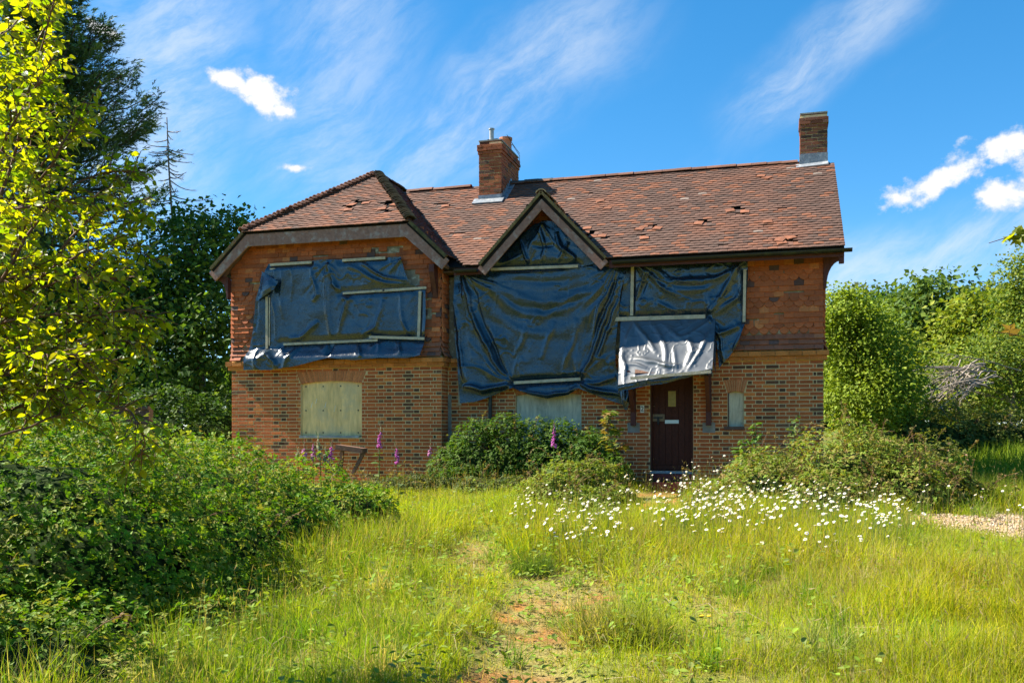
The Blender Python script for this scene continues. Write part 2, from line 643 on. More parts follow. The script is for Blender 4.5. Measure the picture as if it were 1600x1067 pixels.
def build_ground():
    def axis(lo, hi, step, far):
        core = np.arange(lo, hi + 1e-6, step)
        out, d = [], step
        v = hi
        while v < far:
            d *= 1.35
            v += d
            out.append(v)
        neg, d, v = [], step, lo
        while v > -far:
            d *= 1.35
            v -= d
            neg.append(v)
        return np.concatenate([neg[::-1], core, out])
    xs = axis(-12, 12, 0.13, 900)
    ys = axis(-18, 3, 0.13, 900)
    X, Y = np.meshgrid(xs, ys, indexing='ij')
    Z = ground_z(X, Y)
    V = np.stack([X, Y, Z], -1).reshape(-1, 3)
    x, y = V[:, 0], V[:, 1]
    n = fbm(x * 2.5, y * 2.5, 0.0, 4)[:, None]
    c = np.array([0.13, 0.155, 0.025]) * (1 - n) + np.array([0.20, 0.185, 0.05]) * n
    far_ = sstep(np.hypot(x - 0, y + 9), 12, 22)[:, None]
    c = c * (1 - far_) + np.array([0.055, 0.095, 0.018]) * far_
    straw = np.array([0.27, 0.215, 0.085])
    pm = path_mask(x, y)[:, None]
    c = c * (1 - 0.6 * pm) + straw * 0.6 * pm
    sp = (soil_patch(x, y) * np.clip(pm[:, 0] * 1.3 + 0.2, 0, 1))[:, None]
    nn = fbm(x * 6, y * 6, 3.0, 3)[:, None]
    moss = np.array([0.38, 0.15, 0.03]) * nn + np.array([0.20, 0.12, 0.055]) * (1 - nn)
    c = c * (1 - sp) + moss * sp
    gm = gravel_mask(x, y)[:, None]
    c = c * (1 - gm) + np.array([0.36, 0.25, 0.14]) * gm
    m = material('ground', 'col', 0.95, 0.1, 0.4, 45, 0.9, 70)
    obj('ground', V, grid_faces(len(xs), len(ys))[:, ::-1], m, col=c, smooth=True, kind='structure')


build_ground()

# ------------------------------------------------------------------ the house
house = thing('brick_house', (-4.8, 1.5, 0.0),
              'derelict red brick and tile-hung cottage with two chimneys and black plastic over its upper walls', 'house')

WY = -0.35                        # front of the left wing
XL, XJ, XR = -10.58, -6.07, 0.78  # wing left, wing right corner, right end of house
COURSE, BL = 0.0683, 0.226
BAND0, BAND1 = 2.275, 2.47
EAVE_Z, RIDGE_Y, RIDGE_Z = 4.12, 2.70, 6.42
EAVE_Y = -0.44
SLOPE = (RIDGE_Z - EAVE_Z) / (RIDGE_Y - EAVE_Y)
WRX, WRZ, WSL = -8.36, 6.63, 0.945      # wing ridge x, height, pitch
WF = -0.66                        # front of the wing's roof
JZ = 4.96                         # height where the half hip starts
WAY = 1.83                        # hip apex y
HSL = (WRZ - JZ) / (WAY - WF)
GX, GZ, GSL, GF = -4.09, 5.35, 1.07, -0.52   # little front gable
VX = 1.09                         # right verge


def z_main(y):
    return EAVE_Z + SLOPE * (y - EAVE_Y)


def z_wing(x):
    return WRZ - WSL * np.abs(x - WRX)


def z_hip(y):
    return JZ + HSL * (y - WF)


def z_gab(x):
    return GZ - GSL * np.abs(x - GX)


BRICKPROTO = None


def brick_proto():
    b = 0.03
    V = [(-.5, .5, -.5), (.5, .5, -.5), (.5, .5, .5), (-.5, .5, .5),
         (-.5, -.5 + 0.03, -.5), (.5, -.5 + 0.03, -.5), (.5, -.5 + 0.03, .5), (-.5, -.5 + 0.03, .5),
         (-.5 + 0.006, -.5, -.5 + b), (.5 - 0.006, -.5, -.5 + b), (.5 - 0.006, -.5, .5 - b), (-.5 + 0.006, -.5, .5 - b)]
    F = [(8, 9, 10, 11), (4, 5, 9, 8), (5, 6, 10, 9), (6, 7, 11, 10), (7, 4, 8, 11), (0, 4, 7, 3), (1, 2, 6, 5), (3, 7, 6, 2), (0, 1, 5, 4)]
    return np.array(V, float), np.array(F)


BPV, BPF = brick_proto()
ALL_BRICKS = []                   # (matrix, loc, colour, length, wall) candidates for single objects


def brick_colour(n, header, pdark=None):
    r = R.random((n, 1))
    red = np.array([0.54, 0.135, 0.036]) * (1 - r) + np.array([0.42, 0.104, 0.033]) * r
    org = np.array([0.60, 0.185, 0.045])
    k = R.random((n, 1)) < 0.13
    red = np.where(k, org, red)
    drk = np.array([0.17, 0.075, 0.038]) * (0.6 + 0.8 * R.random((n, 1)))
    p = (np.where(header, 0.42, 0.05) if pdark is None else pdark)[:, None]
    dark = R.random((n, 1)) < p
    c = np.where(dark, drk, red)
    return c * (0.82 + 0.36 * R.random((n, 1)))


def lay_bricks(O, u, nrmv, length, z0, z1, blocked, from_right=True, closer=True, phase=0):
    """courses of stretchers and headers on a wall face; blocked(z) gives u-intervals left out"""
    O, u, nv = np.array(O, float), np.array(u, float), np.array(nrmv, float)
    Ms, Ls, H, LEN = [], [], [], []
    nrow = int(round((z1 - z0) / COURSE))
    for r in range(nrow):
        zt = z1 - r * COURSE
        zc = zt - COURSE / 2
        if zc < z0:
            break
        cuts = [0.0]
        kinds = []
        seq = ['S', 'S', 'H'] if (r + phase) % 2 == 0 else ['H', 'C', 'S', 'S', 'H', 'S', 'S', 'H']
        i = 0
        while cuts[-1] < length:
            if (r + phase) % 2 == 0:
                kd = seq[i % 3]
            else:
                kd = ('H', 'C')[i] if i < 2 else ('S', 'S', 'H')[(i - 2) % 3]
            cuts.append(cuts[-1] + {'S': BL, 'H': BL / 2, 'C': BL / 4}[kd])
            kinds.append(kd)
            i += 1
        bl = blocked(zc)
        for a, b, kd in zip(cuts[:-1], cuts[1:], kinds):
            b = min(b, length)
            if from_right:
                a, b = length - b, length - a
            segs = [(a, b)]
            for (p, q) in bl:
                ns = []
                for (s, e) in segs:
                    if q <= s or p >= e:
                        ns.append((s, e))
                    else:
                        if p > s:
                            ns.append((s, p))
                        if q < e:
                            ns.append((q, e))
                segs = ns
            for (s, e) in segs:
                if e - s < 0.035:
                    continue
                L = e - s - 0.013
                dep = 0.05 + R.normal(0, 0.0012)
                Mx = np.stack([u * L, -nv * 0.05, np.array([0, 0, 1.0]) * (COURSE - 0.0135 + R.normal(0, 0.0008))], 1)
                Ms.append(Mx)
                Ls.append(O + u * (s + e) / 2 + np.array([0, 0, zc]) - nv * 0.025 + nv * (R.normal(0, 0.0013) + 0.001))
                H.append(kd != 'S')
                LEN.append(L)
    Ls_ = np.array(Ls)
    H_ = np.array(H)
    bx_, _, _ = PX(Ls_)
    # burnt headers gather in upright bands, as the bricklayer set them
    colm = sum(np.exp(-((bx_ - c_) / 11.0) ** 2) for c_ in (388, 437, 640, 735, 960, 1212, 1284))
    pd = np.clip(np.where(H_, 0.34, 0.03) + np.where(H_, 0.5, 0.16) * colm, 0, .95)
    c = brick_colour(len(Ms), H_, pd)
    return np.array(Ms), Ls_, c, np.array(LEN)


def window_block(x0, x1, z0, zs, arch_rise, arch_h, splay):
    """blocked u-interval (in x) of a window with its flat-topped arch"""
    def f(z):
        if z0 < z < zs:
            return (x0, x1)
        if zs <= z < zs + arch_rise + arch_h:
            t = (z - zs) / (arch_rise + arch_h)
            return (x0 - splay * t - 0.01, x1 + splay * t + 0.01)
        return None
    return f


# openings, measured on the facade planes
wl0, wl1 = U(470, 683, WY)[0], U(565, 683, WY)[0]
wlz0, wlzs = U(517, 683, WY)[2], U(470, 600, WY)[2]
mw0, mw1 = U(806, 690, 0)[0], U(908, 690, 0)[0]
mwz0, mwzs = 0.62, 1.72
sw0, sw1 = U(1137, 668, 0)[0], U(1162, 668, 0)[0]
swz0, swzs = U(1150, 668, 0)[2], U(1150, 614, 0)[2]
dr0, dr1 = U(1016, 735, 0)[0], U(1083, 735, 0)[0]
drz0 = U(1050, 737, 0)[2]
drz1 = drz0 + 2.02

wblocks = [window_block(wl0, wl1, wlz0, wlzs, 0.05, 0.20, 0.10)]
mblocks = [window_block(mw0, mw1, mwz0, mwzs, 0.05, 0.20, 0.10),
           window_block(sw0, sw1, swz0, swzs, 0.03, 0.215, 0.075),
           lambda z: (dr0, dr1) if drz0 - 0.6 < z < drz1 else None]


def blocker(blocks, x0):
    def f(z):
        out = []
        for b in blocks:
            r = b(z)
            if r:
                out.append((r[0] - x0, r[1] - x0))
        return out
    return f


def lintel(x0, x1, z0, zs, rise, h, splay, Y, n, parent_name):
    """soldier-brick arch: each voussoir a wedge"""
    arch = obj(parent_name, *boxes([(x0 - 0.04, x1 + 0.04, Y + 0.03, Y + 0.06, zs + rise * 0.6, zs + rise + h - 0.01)]), M['mortar'], house)
    for i in range(n):
        a, b = i / n, (i + 1) / n
        g = 0.06 / n * (x1 - x0) / (x1 - x0)
        a, b = a + 0.035 / n * 2, b - 0.035 / n * 2

        def bot(t):
            return (x0 + (x1 - x0) * t, zs + rise * (1 - (2 * t - 1) ** 2))

        def top(t):
            return (x0 - splay + (x1 - x0 + 2 * splay) * t, zs + h + rise * 1.0 * (1 - 0.5 * (2 * t - 1) ** 2))
        poly = [bot(a), bot(b), top(b), top(a)]
        j = R.normal(0, 0.0015)
        V, F = prism(poly, 'y', Y - 0.004 + j, Y + 0.05)
        base = np.array([0.56, 0.20, 0.08]) * (0.8 + 0.4 * R.random())
        o = obj('arch_brick', V, F, M['brick_obj'], arch)
        o.color = (*base, 1)


def solid_walls():
    # mortar backing that the bricks stand 8 mm proud of, with openings cut as separate strips
    def panel(xa, xb, Y, z0, z1, holes):
        it = []
        xs = sorted({xa, xb, *[h[0] for h in holes], *[h[1] for h in holes]})
        for p, q in zip(xs[:-1], xs[1:]):
            hz = [h for h in holes if h[0] <= p and h[1] >= q]
            z = z0
            for h in sorted(hz, key=lambda h: h[2]):
                if h[2] > z:
                    it.append((p, q, Y, Y + 0.22, z, h[2]))
                z = h[3]
            if z < z1:
                it.append((p, q, Y, Y + 0.22, z, z1))
        return it
    it = panel(XL + .008, XJ - .004, WY + .004, -0.4, BAND1, [(wl0, wl1, wlz0, wlzs + 0.05)])
    it += panel(XJ - .008, XR - .004, 0.004, -0.4, BAND1, [(mw0, mw1, mwz0, mwzs + 0.05), (sw0, sw1, swz0, swzs + 0.03), (dr0, dr1, drz0 - 0.4, drz1)])
    it += [(XJ - 0.22, XJ - .0041, WY + .23, 0.0075, -0.4, BAND1), (XL + .0081, XL + 0.22, WY + .23, 6.0, -0.4, BAND1), (XR - 0.22, XR - .0041, 0.23, 5.4, -0.4, BAND1),
           (XL + .23, XR - .23, 5.41, 5.6, -0.4, BAND1)]
    return it


wall = obj('brick_wall', *boxes(solid_walls()), M['mortar'], house)
lay = []
lay.append(lay_bricks((XL, WY, 0), (1, 0, 0), (0, -1, 0), XJ - XL, -0.25, BAND0, blocker(wblocks, XL)))
lay.append(lay_bricks((XJ, 0, 0), (1, 0, 0), (0, -1, 0), XR - XJ, -0.25, BAND0, blocker(mblocks, XJ)))
lay.append(lay_bricks((XJ, WY, 0), (0, 1, 0), (1, 0, 0), 0.0 - WY, -0.25, BAND0, lambda z: [], from_right=False, phase=1))
lay.append(lay_bricks((XR, 0, 0), (0, 1, 0), (1, 0, 0), 5.4, -0.25, BAND0, lambda z: [], from_right=False, phase=1))
bm_, bl_, bc_, bn_ = (np.concatenate([l[i] for l in lay]) for i in range(4))
wallid = np.concatenate([np.full(len(l[0]), i) for i, l in enumerate(lay)])
px, py, pz = PX(bl_)
vis = ((wallid == 1) & (px > 1088) & (px < 1290) & (py < 665 + (px - 1088) * 0.02)) | ((wallid == 1) & (px < 1012) & (px > 985) & (py > 600) & (py < 735)) | \
      ((wallid == 0) & (py < 690))
cand = np.where(vis)[0]
cand = cand[np.argsort(pz[cand] / np.maximum(bn_[cand], 0.02))][:300]
single = np.zeros(len(bl_), bool)
single[cand] = True
bmesh_ = raw_mesh('brick', BPV, BPF, M['brick_obj'])


def place_single(name, me, Mx, loc, col, parent):
    o = bpy.data.objects.new(name, me)
    COL.objects.link(o)
    o.parent = parent
    m4 = Matrix.Identity(4)
    for i in range(3):
        for j in range(3):
            m4[i][j] = float(Mx[i][j])
        m4[i][3] = float(loc[i])
    o.matrix_basis = m4
    o.color = (*[float(c) for c in col], 1)
    return o


for i in cand:
    place_single('brick', bmesh_, bm_[i], bl_[i], bc_[i], wall)
V, F, C = batch(BPV, BPF, bm_[~single], bl_[~single], bc_[~single])
obj('brickwork', V, F, M['brick'], wall, col=C, kind='stuff')
lintel(wl0, wl1, wlz0, wlzs, 0.05, 0.20, 0.10, WY, 26, 'window_arch')
lintel(mw0, mw1, mwz0, mwzs, 0.05, 0.20, 0.10, 0.0, 24, 'window_arch')
lintel(sw0, sw1, swz0, swzs, 0.03, 0.215, 0.075, 0.0, 9, 'window_arch')

# corbelled orange band under the tile hanging
band = obj('corbel_band', *boxes([(XL - .02, XJ + .02, WY - 0.025, WY + .3, BAND0 + .002, BAND1 - 0.03), (XJ - .02, XR + .02, -0.025, 0.3, BAND0 + .002, BAND1 - 0.03)]), M['mortar'], house)
bpv = BPV.copy()
Ms, Ls, Cs = [], [], []
for (xa, xb, Y) in ((XL - 0.06, XJ + 0.06, WY), (XJ + 0.06, XR + 0.06, 0.0)):
    for r, (za, zb, pr) in enumerate(((BAND0, BAND0 + 0.075, 0.04), (BAND0 + 0.075, BAND0 + 0.165, 0.085))):
        x = xa - (0.11 if r else 0)
        while x < xb:
            e = min(x + BL, xb + (0.03 if r else 0))
            s = max(x, xa - (0.03 if r else 0))
            if e - s > 0.03:
                Ms.append(np.diag([e - s - 0.006, 0.16, zb - za - 0.007]))
                Ls.append(((s + e) / 2, Y - pr + 0.08 + R.normal(0, 0.003), (za + zb) / 2))
                Cs.append(np.array([0.58, 0.20, 0.05]) * (0.75 + 0.4 * R.random()))
            x += BL
for r, (za, zb, pr) in enumerate(((BAND0, BAND0 + 0.075, 0.04), (BAND0 + 0.075, BAND0 + 0.165, 0.085))):
    Ms.append(np.diag([0.12, 0.35 - 0.08, zb - za - 0.007]))
    Ls.append((XJ + pr - 0.06, -0.175 + 0.02, (za + zb) / 2))
    Cs.append(np.array([0.36, 0.125, 0.036]))
V, F, C = batch(BPV, BPF, np.array(Ms), np.array(Ls), np.array(Cs))
obj('band_brick', V, F, M['brick'], band, col=C, kind='stuff')

gh0 = (GZ - EAVE_Z) / GSL
# upper walls (sheathing) under the hung tiles
up = []
up.append(prism([(XL + .03, BAND1 - .02), (XJ - .03, BAND1 - .02), (XJ - .03, 4.2), (WRX + 1.70, JZ - .02), (WRX - 1.70, JZ - .02), (XL + .03, 4.2)], 'y', WY + .0, WY + .2))
up.append(boxes([(XJ - .2, XJ - .031, WY + .2, 0.02, BAND1 - .02, 4.0), (XJ - .03, XR - .03, 0.0, 0.2, BAND1 - .02, 4.1)]))
up.append(boxes([(XJ - .2, GX - gh0, 0.0, .2, 4.001, 4.38)]))
up.append(prism([(GX - 1.1, 4.1), (GX + 1.1, 4.1), (GX, 5.22)], 'y', -0.03, 0.12))
up.append(prism([(0.0, BAND1 - .02), (5.4, BAND1 - .02), (5.4, 4.3), (2.7, RIDGE_Z - .12), (0.0, 4.3)], 'x', XR - .2, XR - .029))
up.append(boxes([(XL + .03, XL + .2, WY + .2, 6, BAND1 - .02, 4.1)]))
V, F, _ = join(up)
upper = obj('upper_wall', V, F, M['sheath'], house)

# hung tiles
TW, TG = 0.166, 0.0925
plainV = np.array([(-.5, -1, 0), (.5, -1, 0), (.5, 0, 0), (-.5, 0, 0), (-.5, -1, 1), (.5, -1, 1), (.5, 0, 1), (-.5, 0, 1)], float)
plainF = np.array([[4, 5, 6, 7], [0, 1, 5, 4], [1, 2, 6, 5], [3, 0, 4, 7]])
ang_ = np.linspace(0, math.pi, 9)
sc = [(-.5, 0), (.5, 0)] + [(0.5 * math.cos(a), -0.42 - 0.58 * math.sin(a)) for a in ang_]
# order: top-left, top-right, then the round tail from right to left
scal = np.array([(x, y, 0) for x, y in sc] + [(x, y, 1) for x, y in sc], float)
ns = len(sc)
scF = [np.array([[i, (i + 1) % ns, ns + (i + 1) % ns, ns + i] for i in range(1, ns)]),
       np.array([[ns, ns + i + 1, ns + i] for i in range(1, ns - 1)])[:, ::-1]]
HT = {'plain': [], 'scallop': []}


def flare(z):
    t = np.clip((BAND1 + 0.36 - z) / 0.36, 0, 1)
    return 0.055 + 0.11 * t ** 1.8


def hang(O, u, nv, length, ztop, keep):
    O, u, nv = np.array(O, float), np.array(u, float), np.array(nv, float)
    zax = np.array([0, 0, 1.0])
    for r in range(40):
        zb = BAND1 - 0.012 + r * TG
        if zb > ztop:
            break
        kind = 'scallop' if r % 5 in (3, 4) and r < 15 else 'plain'
        off = (r % 2) * TW / 2
        n = int(length / TW) + 2
        for i in range(-1, n):
            a, b = max(0.0, i * TW + off - TW / 2), min(length, i * TW + off + TW / 2)
            if b - a < 0.05:
                continue
            c = (a + b) / 2
            kd = kind if (b - a > TW * 0.95 and not (c < 0.22 or c > length - 0.22)) else 'plain'
            p = O + u * c + zax * zb
            if not keep(p, r):
                continue
            H = 0.155
            o0, o1 = flare(zb), flare(zb + H) - 0.036
            sl = nrm(nv * (o1 - o0) + zax * H)        # up the tile
            tl = R.normal(0, 0.018) if R.random() < 0.8 else R.normal(0, 0.06)
            uu = nrm(u + sl * tl)
            sl = nrm(sl - uu * np.dot(sl, uu))
            nn = np.cross(uu, sl) if np.dot(np.cross(uu, sl), nv) > 0 else np.cross(sl, uu)
            top = p + nv * (o1 + R.normal(0, 0.003)) + sl * H * 1.0
            Mx = np.stack([uu * (b - a - 0.005), sl * H, nn * 0.020], 1)
            q = R.random()
            colr = np.array([0.54, 0.142, 0.044]) * (1 - q) + np.array([0.38, 0.105, 0.040]) * q
            if R.random() < 0.10:
                colr = np.array([0.58, 0.19, 0.062])
            if R.random() < 0.06:
                colr = np.array([0.13, 0.07, 0.055])
            if zb < BAND1 + 0.25:
                colr = colr * 0.5 + np.array([0.22, 0.11, 0.08]) * 0.5
            HT[kd].append((Mx, top, colr * (0.85 + 0.3 * R.random())))


def in_px(p, rects):
    x, y, _ = PX(p)
    return any(abs(x - cx) < rx and abs(y - cy) < ry for cx, cy, rx, ry in rects)


missing = [(1208, 465, 5, 4), (1228, 463, 9, 4), (1248, 466, 5, 4), (1217, 496, 6, 3), (405, 555, 10, 9), (400, 545, 6, 6), (412, 452, 6, 6), (669, 470, 6, 9), (671, 497, 5, 12), (668, 520, 7, 6), (655, 440, 7, 5), (616, 395, 12, 7),
           (590, 398, 8, 4), (505, 407, 12, 4), (400, 447, 5, 5), (1173, 505, 6, 4), (390, 575, 10, 14)]


def keep_wing(p, r):
    z = p[2] + 0.06
    if z > JZ - 0.06 or z > z_wing(p[0]) - 0.02:
        return False
    x, y, _ = PX(p)
    if 430 < x < 655 and 425 < y < 555:
        return False
    return not in_px(p, missing)


hang((XL, WY, 0), (1, 0, 0), (0, -1, 0), XJ - XL, 5.0, keep_wing)
hang((XJ, WY, 0), (0, 1, 0), (1, 0, 0), 0.35, 4.1, lambda p, r: True)
hang((-1.45, 0, 0), (1, 0, 0), (0, -1, 0), XR + 1.45, 4.02, lambda p, r: not in_px(p, missing))
hang((GX - 1.0, -0.03, 0), (1, 0, 0), (0, -1, 0), 2.0, 5.2, lambda p, r: p[2] > 4.75 and p[2] + 0.1 < z_gab(p[0]))
hang((XR, 0, 0), (0, 1, 0), (1, 0, 0), 5.4, 6.2, lambda p, r: p[2] + 0.2 < z_main(p[1] if p[1] < 2.7 else 5.4 - p[1]))
allh = [(k_, *t) for k_ in HT for t in HT[k_]]
loc = np.array([t[2] for t in allh])
hx, hy, hz = PX(loc)
vis = ((hx > 1172) & (hx < 1300) & (loc[:, 1] < 0.3)) | ((hx > 640) & (hx < 690) & (hy > 380)) | ((hx < 425) & (hx > 345)) | ((hx > 420) & (hx < 640) & (hy < 412) & (hy > 378))
cand = np.where(vis)[0]
cand = set(cand[np.argsort(hz[cand])][:300].tolist())
hme = {'plain': raw_mesh('hung_tile', plainV, plainF, M['tile_obj']), 'scallop': raw_mesh('scalloped_tile', scal, scF, M['tile_obj'])}
for i in cand:
    kd, Mx, lo, co = allh[i]
    place_single('hung_tile' if kd == 'plain' else 'scalloped_tile', hme[kd], Mx, lo, co, upper)
parts = []
for kd, pv, pf in (('plain', plainV, plainF), ('scallop', scal, scF)):
    ii = [i for i, t in enumerate(allh) if t[0] == kd and i not in cand]
    if ii:
        parts.append(batch(pv, pf, np.array([allh[i][1] for i in ii]), loc[ii], np.array([allh[i][3] for i in ii])))
V, F, C = join(parts)
obj('tile_hanging', V, F, M['tile'], upper, col=C, kind='stuff')

# roof: dark felt decks under the tiles
RT = []
A = (WRX, WAY, WRZ)
hw = (WRZ - JZ) / WSL
he = 2.49
ez = WRZ - WSL * he
d_ = 0.06
roofparts = []


def deck(poly):
    """a roof plane as a thin slab"""
    P = np.array(poly, float)
    n = nrm(np.cross(P[1] - P[0], P[2] - P[0]))
    if n[2] < 0:
        P = P[::-1]
        n = -n
    lo = P - n * 0.07
    k = len(P)
    V = np.concatenate([P - n * 0.012, lo])
    quads = [[i, (i + 1) % k, k + (i + 1) % k, k + i] for i in range(k)]
    tris = [[0, i, i + 1] for i in range(1, k - 1)] + [[k, k + i + 1, k + i] for i in range(1, k - 1)]
    return V, [np.array(quads), np.array(tris)]


xv = WRX + (WRZ - RIDGE_Z) / WSL                    # where the valley meets the main ridge
xe = WRX + (WRZ - EAVE_Z) / WSL                     # where it meets the eave
gyb = EAVE_Y + (GZ - EAVE_Z) / SLOPE
gh = (GZ - EAVE_Z + 0.02) / GSL
roofparts.append(deck([(xe - .3, EAVE_Y, EAVE_Z), (GX - gh, EAVE_Y, EAVE_Z), (GX - .002, gyb, GZ), (GX - .002, RIDGE_Y, RIDGE_Z), (xv, RIDGE_Y, RIDGE_Z)]))
roofparts.append(deck([(GX + gh, EAVE_Y, EAVE_Z), (VX, EAVE_Y, EAVE_Z), (VX - .07, RIDGE_Y, RIDGE_Z), (GX + .002, RIDGE_Y, RIDGE_Z), (GX + .002, gyb, GZ)]))
roofparts.append(deck([(-7.0, 5.85, EAVE_Z), (VX, 5.85, EAVE_Z), (VX - .07, RIDGE_Y + .004, RIDGE_Z), (-7.0, RIDGE_Y + .004, RIDGE_Z)]))
roofparts.append(deck([(WRX + he, WF, ez), (WRX + he, EAVE_Y - .01, ez), (xv, RIDGE_Y, RIDGE_Z), (WRX + .003, RIDGE_Y + .2, WRZ), A, (WRX + hw, WF, JZ)]))
roofparts.append(deck([(WRX - he, WF, ez), (WRX - hw, WF, JZ), A, (WRX - .003, 6.1, WRZ), (WRX - he, 6.1, ez)]))
roofparts.append(deck([(WRX - hw, WF, JZ - .002), (WRX + hw, WF, JZ - .002), (A[0], A[1], A[2] - .002)]))
for sg in (-1, 1):
    roofparts.append(deck([(GX + sg * .002, GF, GZ), (GX + sg * .002, gyb, GZ), (GX + sg * gh, EAVE_Y, EAVE_Z), (GX + sg * gh, GF, EAVE_Z)]))
V, F, _ = join(roofparts)
roof = obj('roof', V, F, M['felt'], house)

tileV = np.array([(-.5, 0, 0), (.5, 0, 0), (.5, 1, 0), (-.5, 1, 0), (-.5, 0, 1), (0, 0, 1.25), (.5, 0, 1), (.5, 1, 1), (0, 1, 1.2), (-.5, 1, 1)], float)
tileF = [np.array([[4, 5, 8, 9], [5, 6, 7, 8], [3, 0, 4, 9], [1, 2, 7, 6]]), np.array([[0, 1, 6], [0, 6, 5], [0, 5, 4]])]
slipped = [(560, 318, 13, 4), (545, 325, 8, 3), (607, 320, 10, 5), (600, 330, 6, 4), (925, 303, 7, 2.5), (940, 314, 5, 2.5), (930, 320, 4, 2), (944, 326, 6, 2.5), (915, 360, 6, 4), (926, 366, 6, 4), (945, 371, 6, 2.2),
           (1152, 328, 13, 3.2), (1157, 334, 9, 2), (1098, 347, 11, 2.4), (1196, 346, 9, 2.4), (1225, 378, 14, 4), (1236, 373, 8, 3), (1137, 383, 8, 2), (993, 360, 7, 2), (1023, 356, 8, 3), (1006, 370, 7, 2),
           (832, 322, 8, 2.2), (690, 320, 8, 2), (860, 300, 6, 2), (715, 365, 10, 2), (1190, 276, 6, 2)]


def tile_field(O, u, s, umin, umax, smax, keep, tint=(1, 1, 1), gauge=0.1, wob=1.0):
    O, u, s = np.array(O, float), nrm(u), nrm(s)
    n = np.cross(u, s)
    if n[2] < 0:
        n = -n
    rows = int(smax / gauge) + 1
    for r in range(rows):
        off = (r % 2) * 0.083
        sag = 0
        for c in np.arange(umin + off, umax + 0.08, 0.166):
            a, b = max(c - .083, umin), min(c + .083, umax)
            if b - a < 0.05:
                continue
            p = O + u * (a + b) / 2 + s * (r * gauge)
            if not keep(p + s * 0.05):
                continue
            slp = in_px(p + s * 0.05 + n * 0.03, slipped)
            if slp and R.random() < 0.72:
                continue
            al = math.atan(0.026 / 0.19) + R.normal(0, 0.010) * wob
            yaw = R.normal(0, 0.012) * wob + (R.normal(0, 0.30) if slp else 0)
            if R.random() < 0.02:
                yaw += R.normal(0, 0.06)
                al += 0.05
            s1 = s * math.cos(al) - n * math.sin(al)
            n1 = n * math.cos(al) + s * math.sin(al)
            u2 = u * math.cos(yaw) + s1 * math.sin(yaw)
            s2 = s1 * math.cos(yaw) - u * math.sin(yaw)
            base = p + n * (0.026 + R.normal(0, 0.0012) + (0.015 if slp else 0)) + s * (R.normal(0, 0.005) - (0.05 if slp else 0))
            Mx = np.stack([u2 * (b - a - 0.0025), s2 * 0.19, n1 * 0.018], 1)
            q = fbm(p[0] * 0.9, p[1] * 0.9 + p[2], 2.0, 3)
            k1 = np.clip((q - 0.36) / 0.28, 0, 1)
            colr = np.array([0.148, 0.068, 0.043]) * (1 - k1) + np.array([0.102, 0.058, 0.043]) * k1
            w = R.random()
            if w < 0.16:
                colr = np.array([0.19, 0.077, 0.042])
            elif w < 0.24:
                colr = np.array([0.085, 0.052, 0.04])
            elif w < 0.247:
                colr = np.array([0.22, 0.17, 0.14])
            if slp:
                colr = np.array([0.21, 0.082, 0.043])
            RT.append((Mx, base, colr * np.array(tint) * (0.85 + 0.30 * R.random())))


sv = np.array([0, 1, SLOPE])


def k_main(p):
    x, y, z = p
    if y > RIDGE_Y - .03:
        return False
    if x < -5.6 and x > WRX and z < z_wing(x) + 0.01:
        return False
    if x <= WRX + .1:
        return False
    if abs(x - GX) < gh + 0.05 and z < z_gab(x) + 0.02:
        return False
    if CH1[0] < x < CH1[1] and CH1[2] - 0.02 < y < CH1[3]:
        return False
    if x > CH2[0] and CH2[2] - 0.02 < y < CH2[3]:
        return False
    return True


c1a, c1b = U(748, 318, 2.0), U(783.5, 318, 2.0)
CH1 = (c1a[0], c1b[0], 2.0, 3.38)
c2a, c2b = U(1250, 262, 2.58), U(1293, 258, 2.58)
CH2 = (c2a[0], c2b[0], 2.55, 3.05)
tile_field((0, EAVE_Y - 0.03, EAVE_Z - 0.02), (1, 0, 0), sv, WRX, VX + 0.01, (RIDGE_Y - EAVE_Y) * math.hypot(1, SLOPE), k_main)
# wing: right slope (old, dark with algae), hip
tile_field((WRX + he, WF - 0.01, ez), (0, 1, 0), (-1, 0, WSL), 0.0, 3.5, he * math.hypot(1, WSL),
           lambda p: p[2] < z_hip(p[1]) + 0.03 and (p[1] < EAVE_Y or p[2] > z_main(p[1]) - 0.02) and p[0] > WRX + .02, tint=(0.62, 0.60, 0.62), wob=2.2)
tile_field((WRX - he, WF - 0.01, ez), (0, 1, 0), (1, 0, WSL), 0.0, 6.6, he * math.hypot(1, WSL),
           lambda p: p[2] < z_hip(p[1]) + 0.03 and p[0] < WRX - .02)
tile_field((WRX, WF - 0.03, JZ - 0.02), (1, 0, 0), (0, 1, HSL), -hw, hw, (WAY - WF) * math.hypot(1, HSL), lambda p: p[2] < z_wing(p[0]) + 0.03, tint=(1.12, 1.08, 1.05))
for sg in (-1, 1):
    tile_field((GX + sg * gh, GF - 0.02, EAVE_Z - 0.02), (0, 1, 0), (-sg, 0, GSL), 0.0, gyb - GF + .1, gh * math.hypot(1, GSL),
               lambda p: (p[1] < EAVE_Y or p[2] > z_main(p[1]) - 0.03) and (p[0] - GX) * sg > 0, tint=(0.75, 0.74, 0.66), wob=1.6)
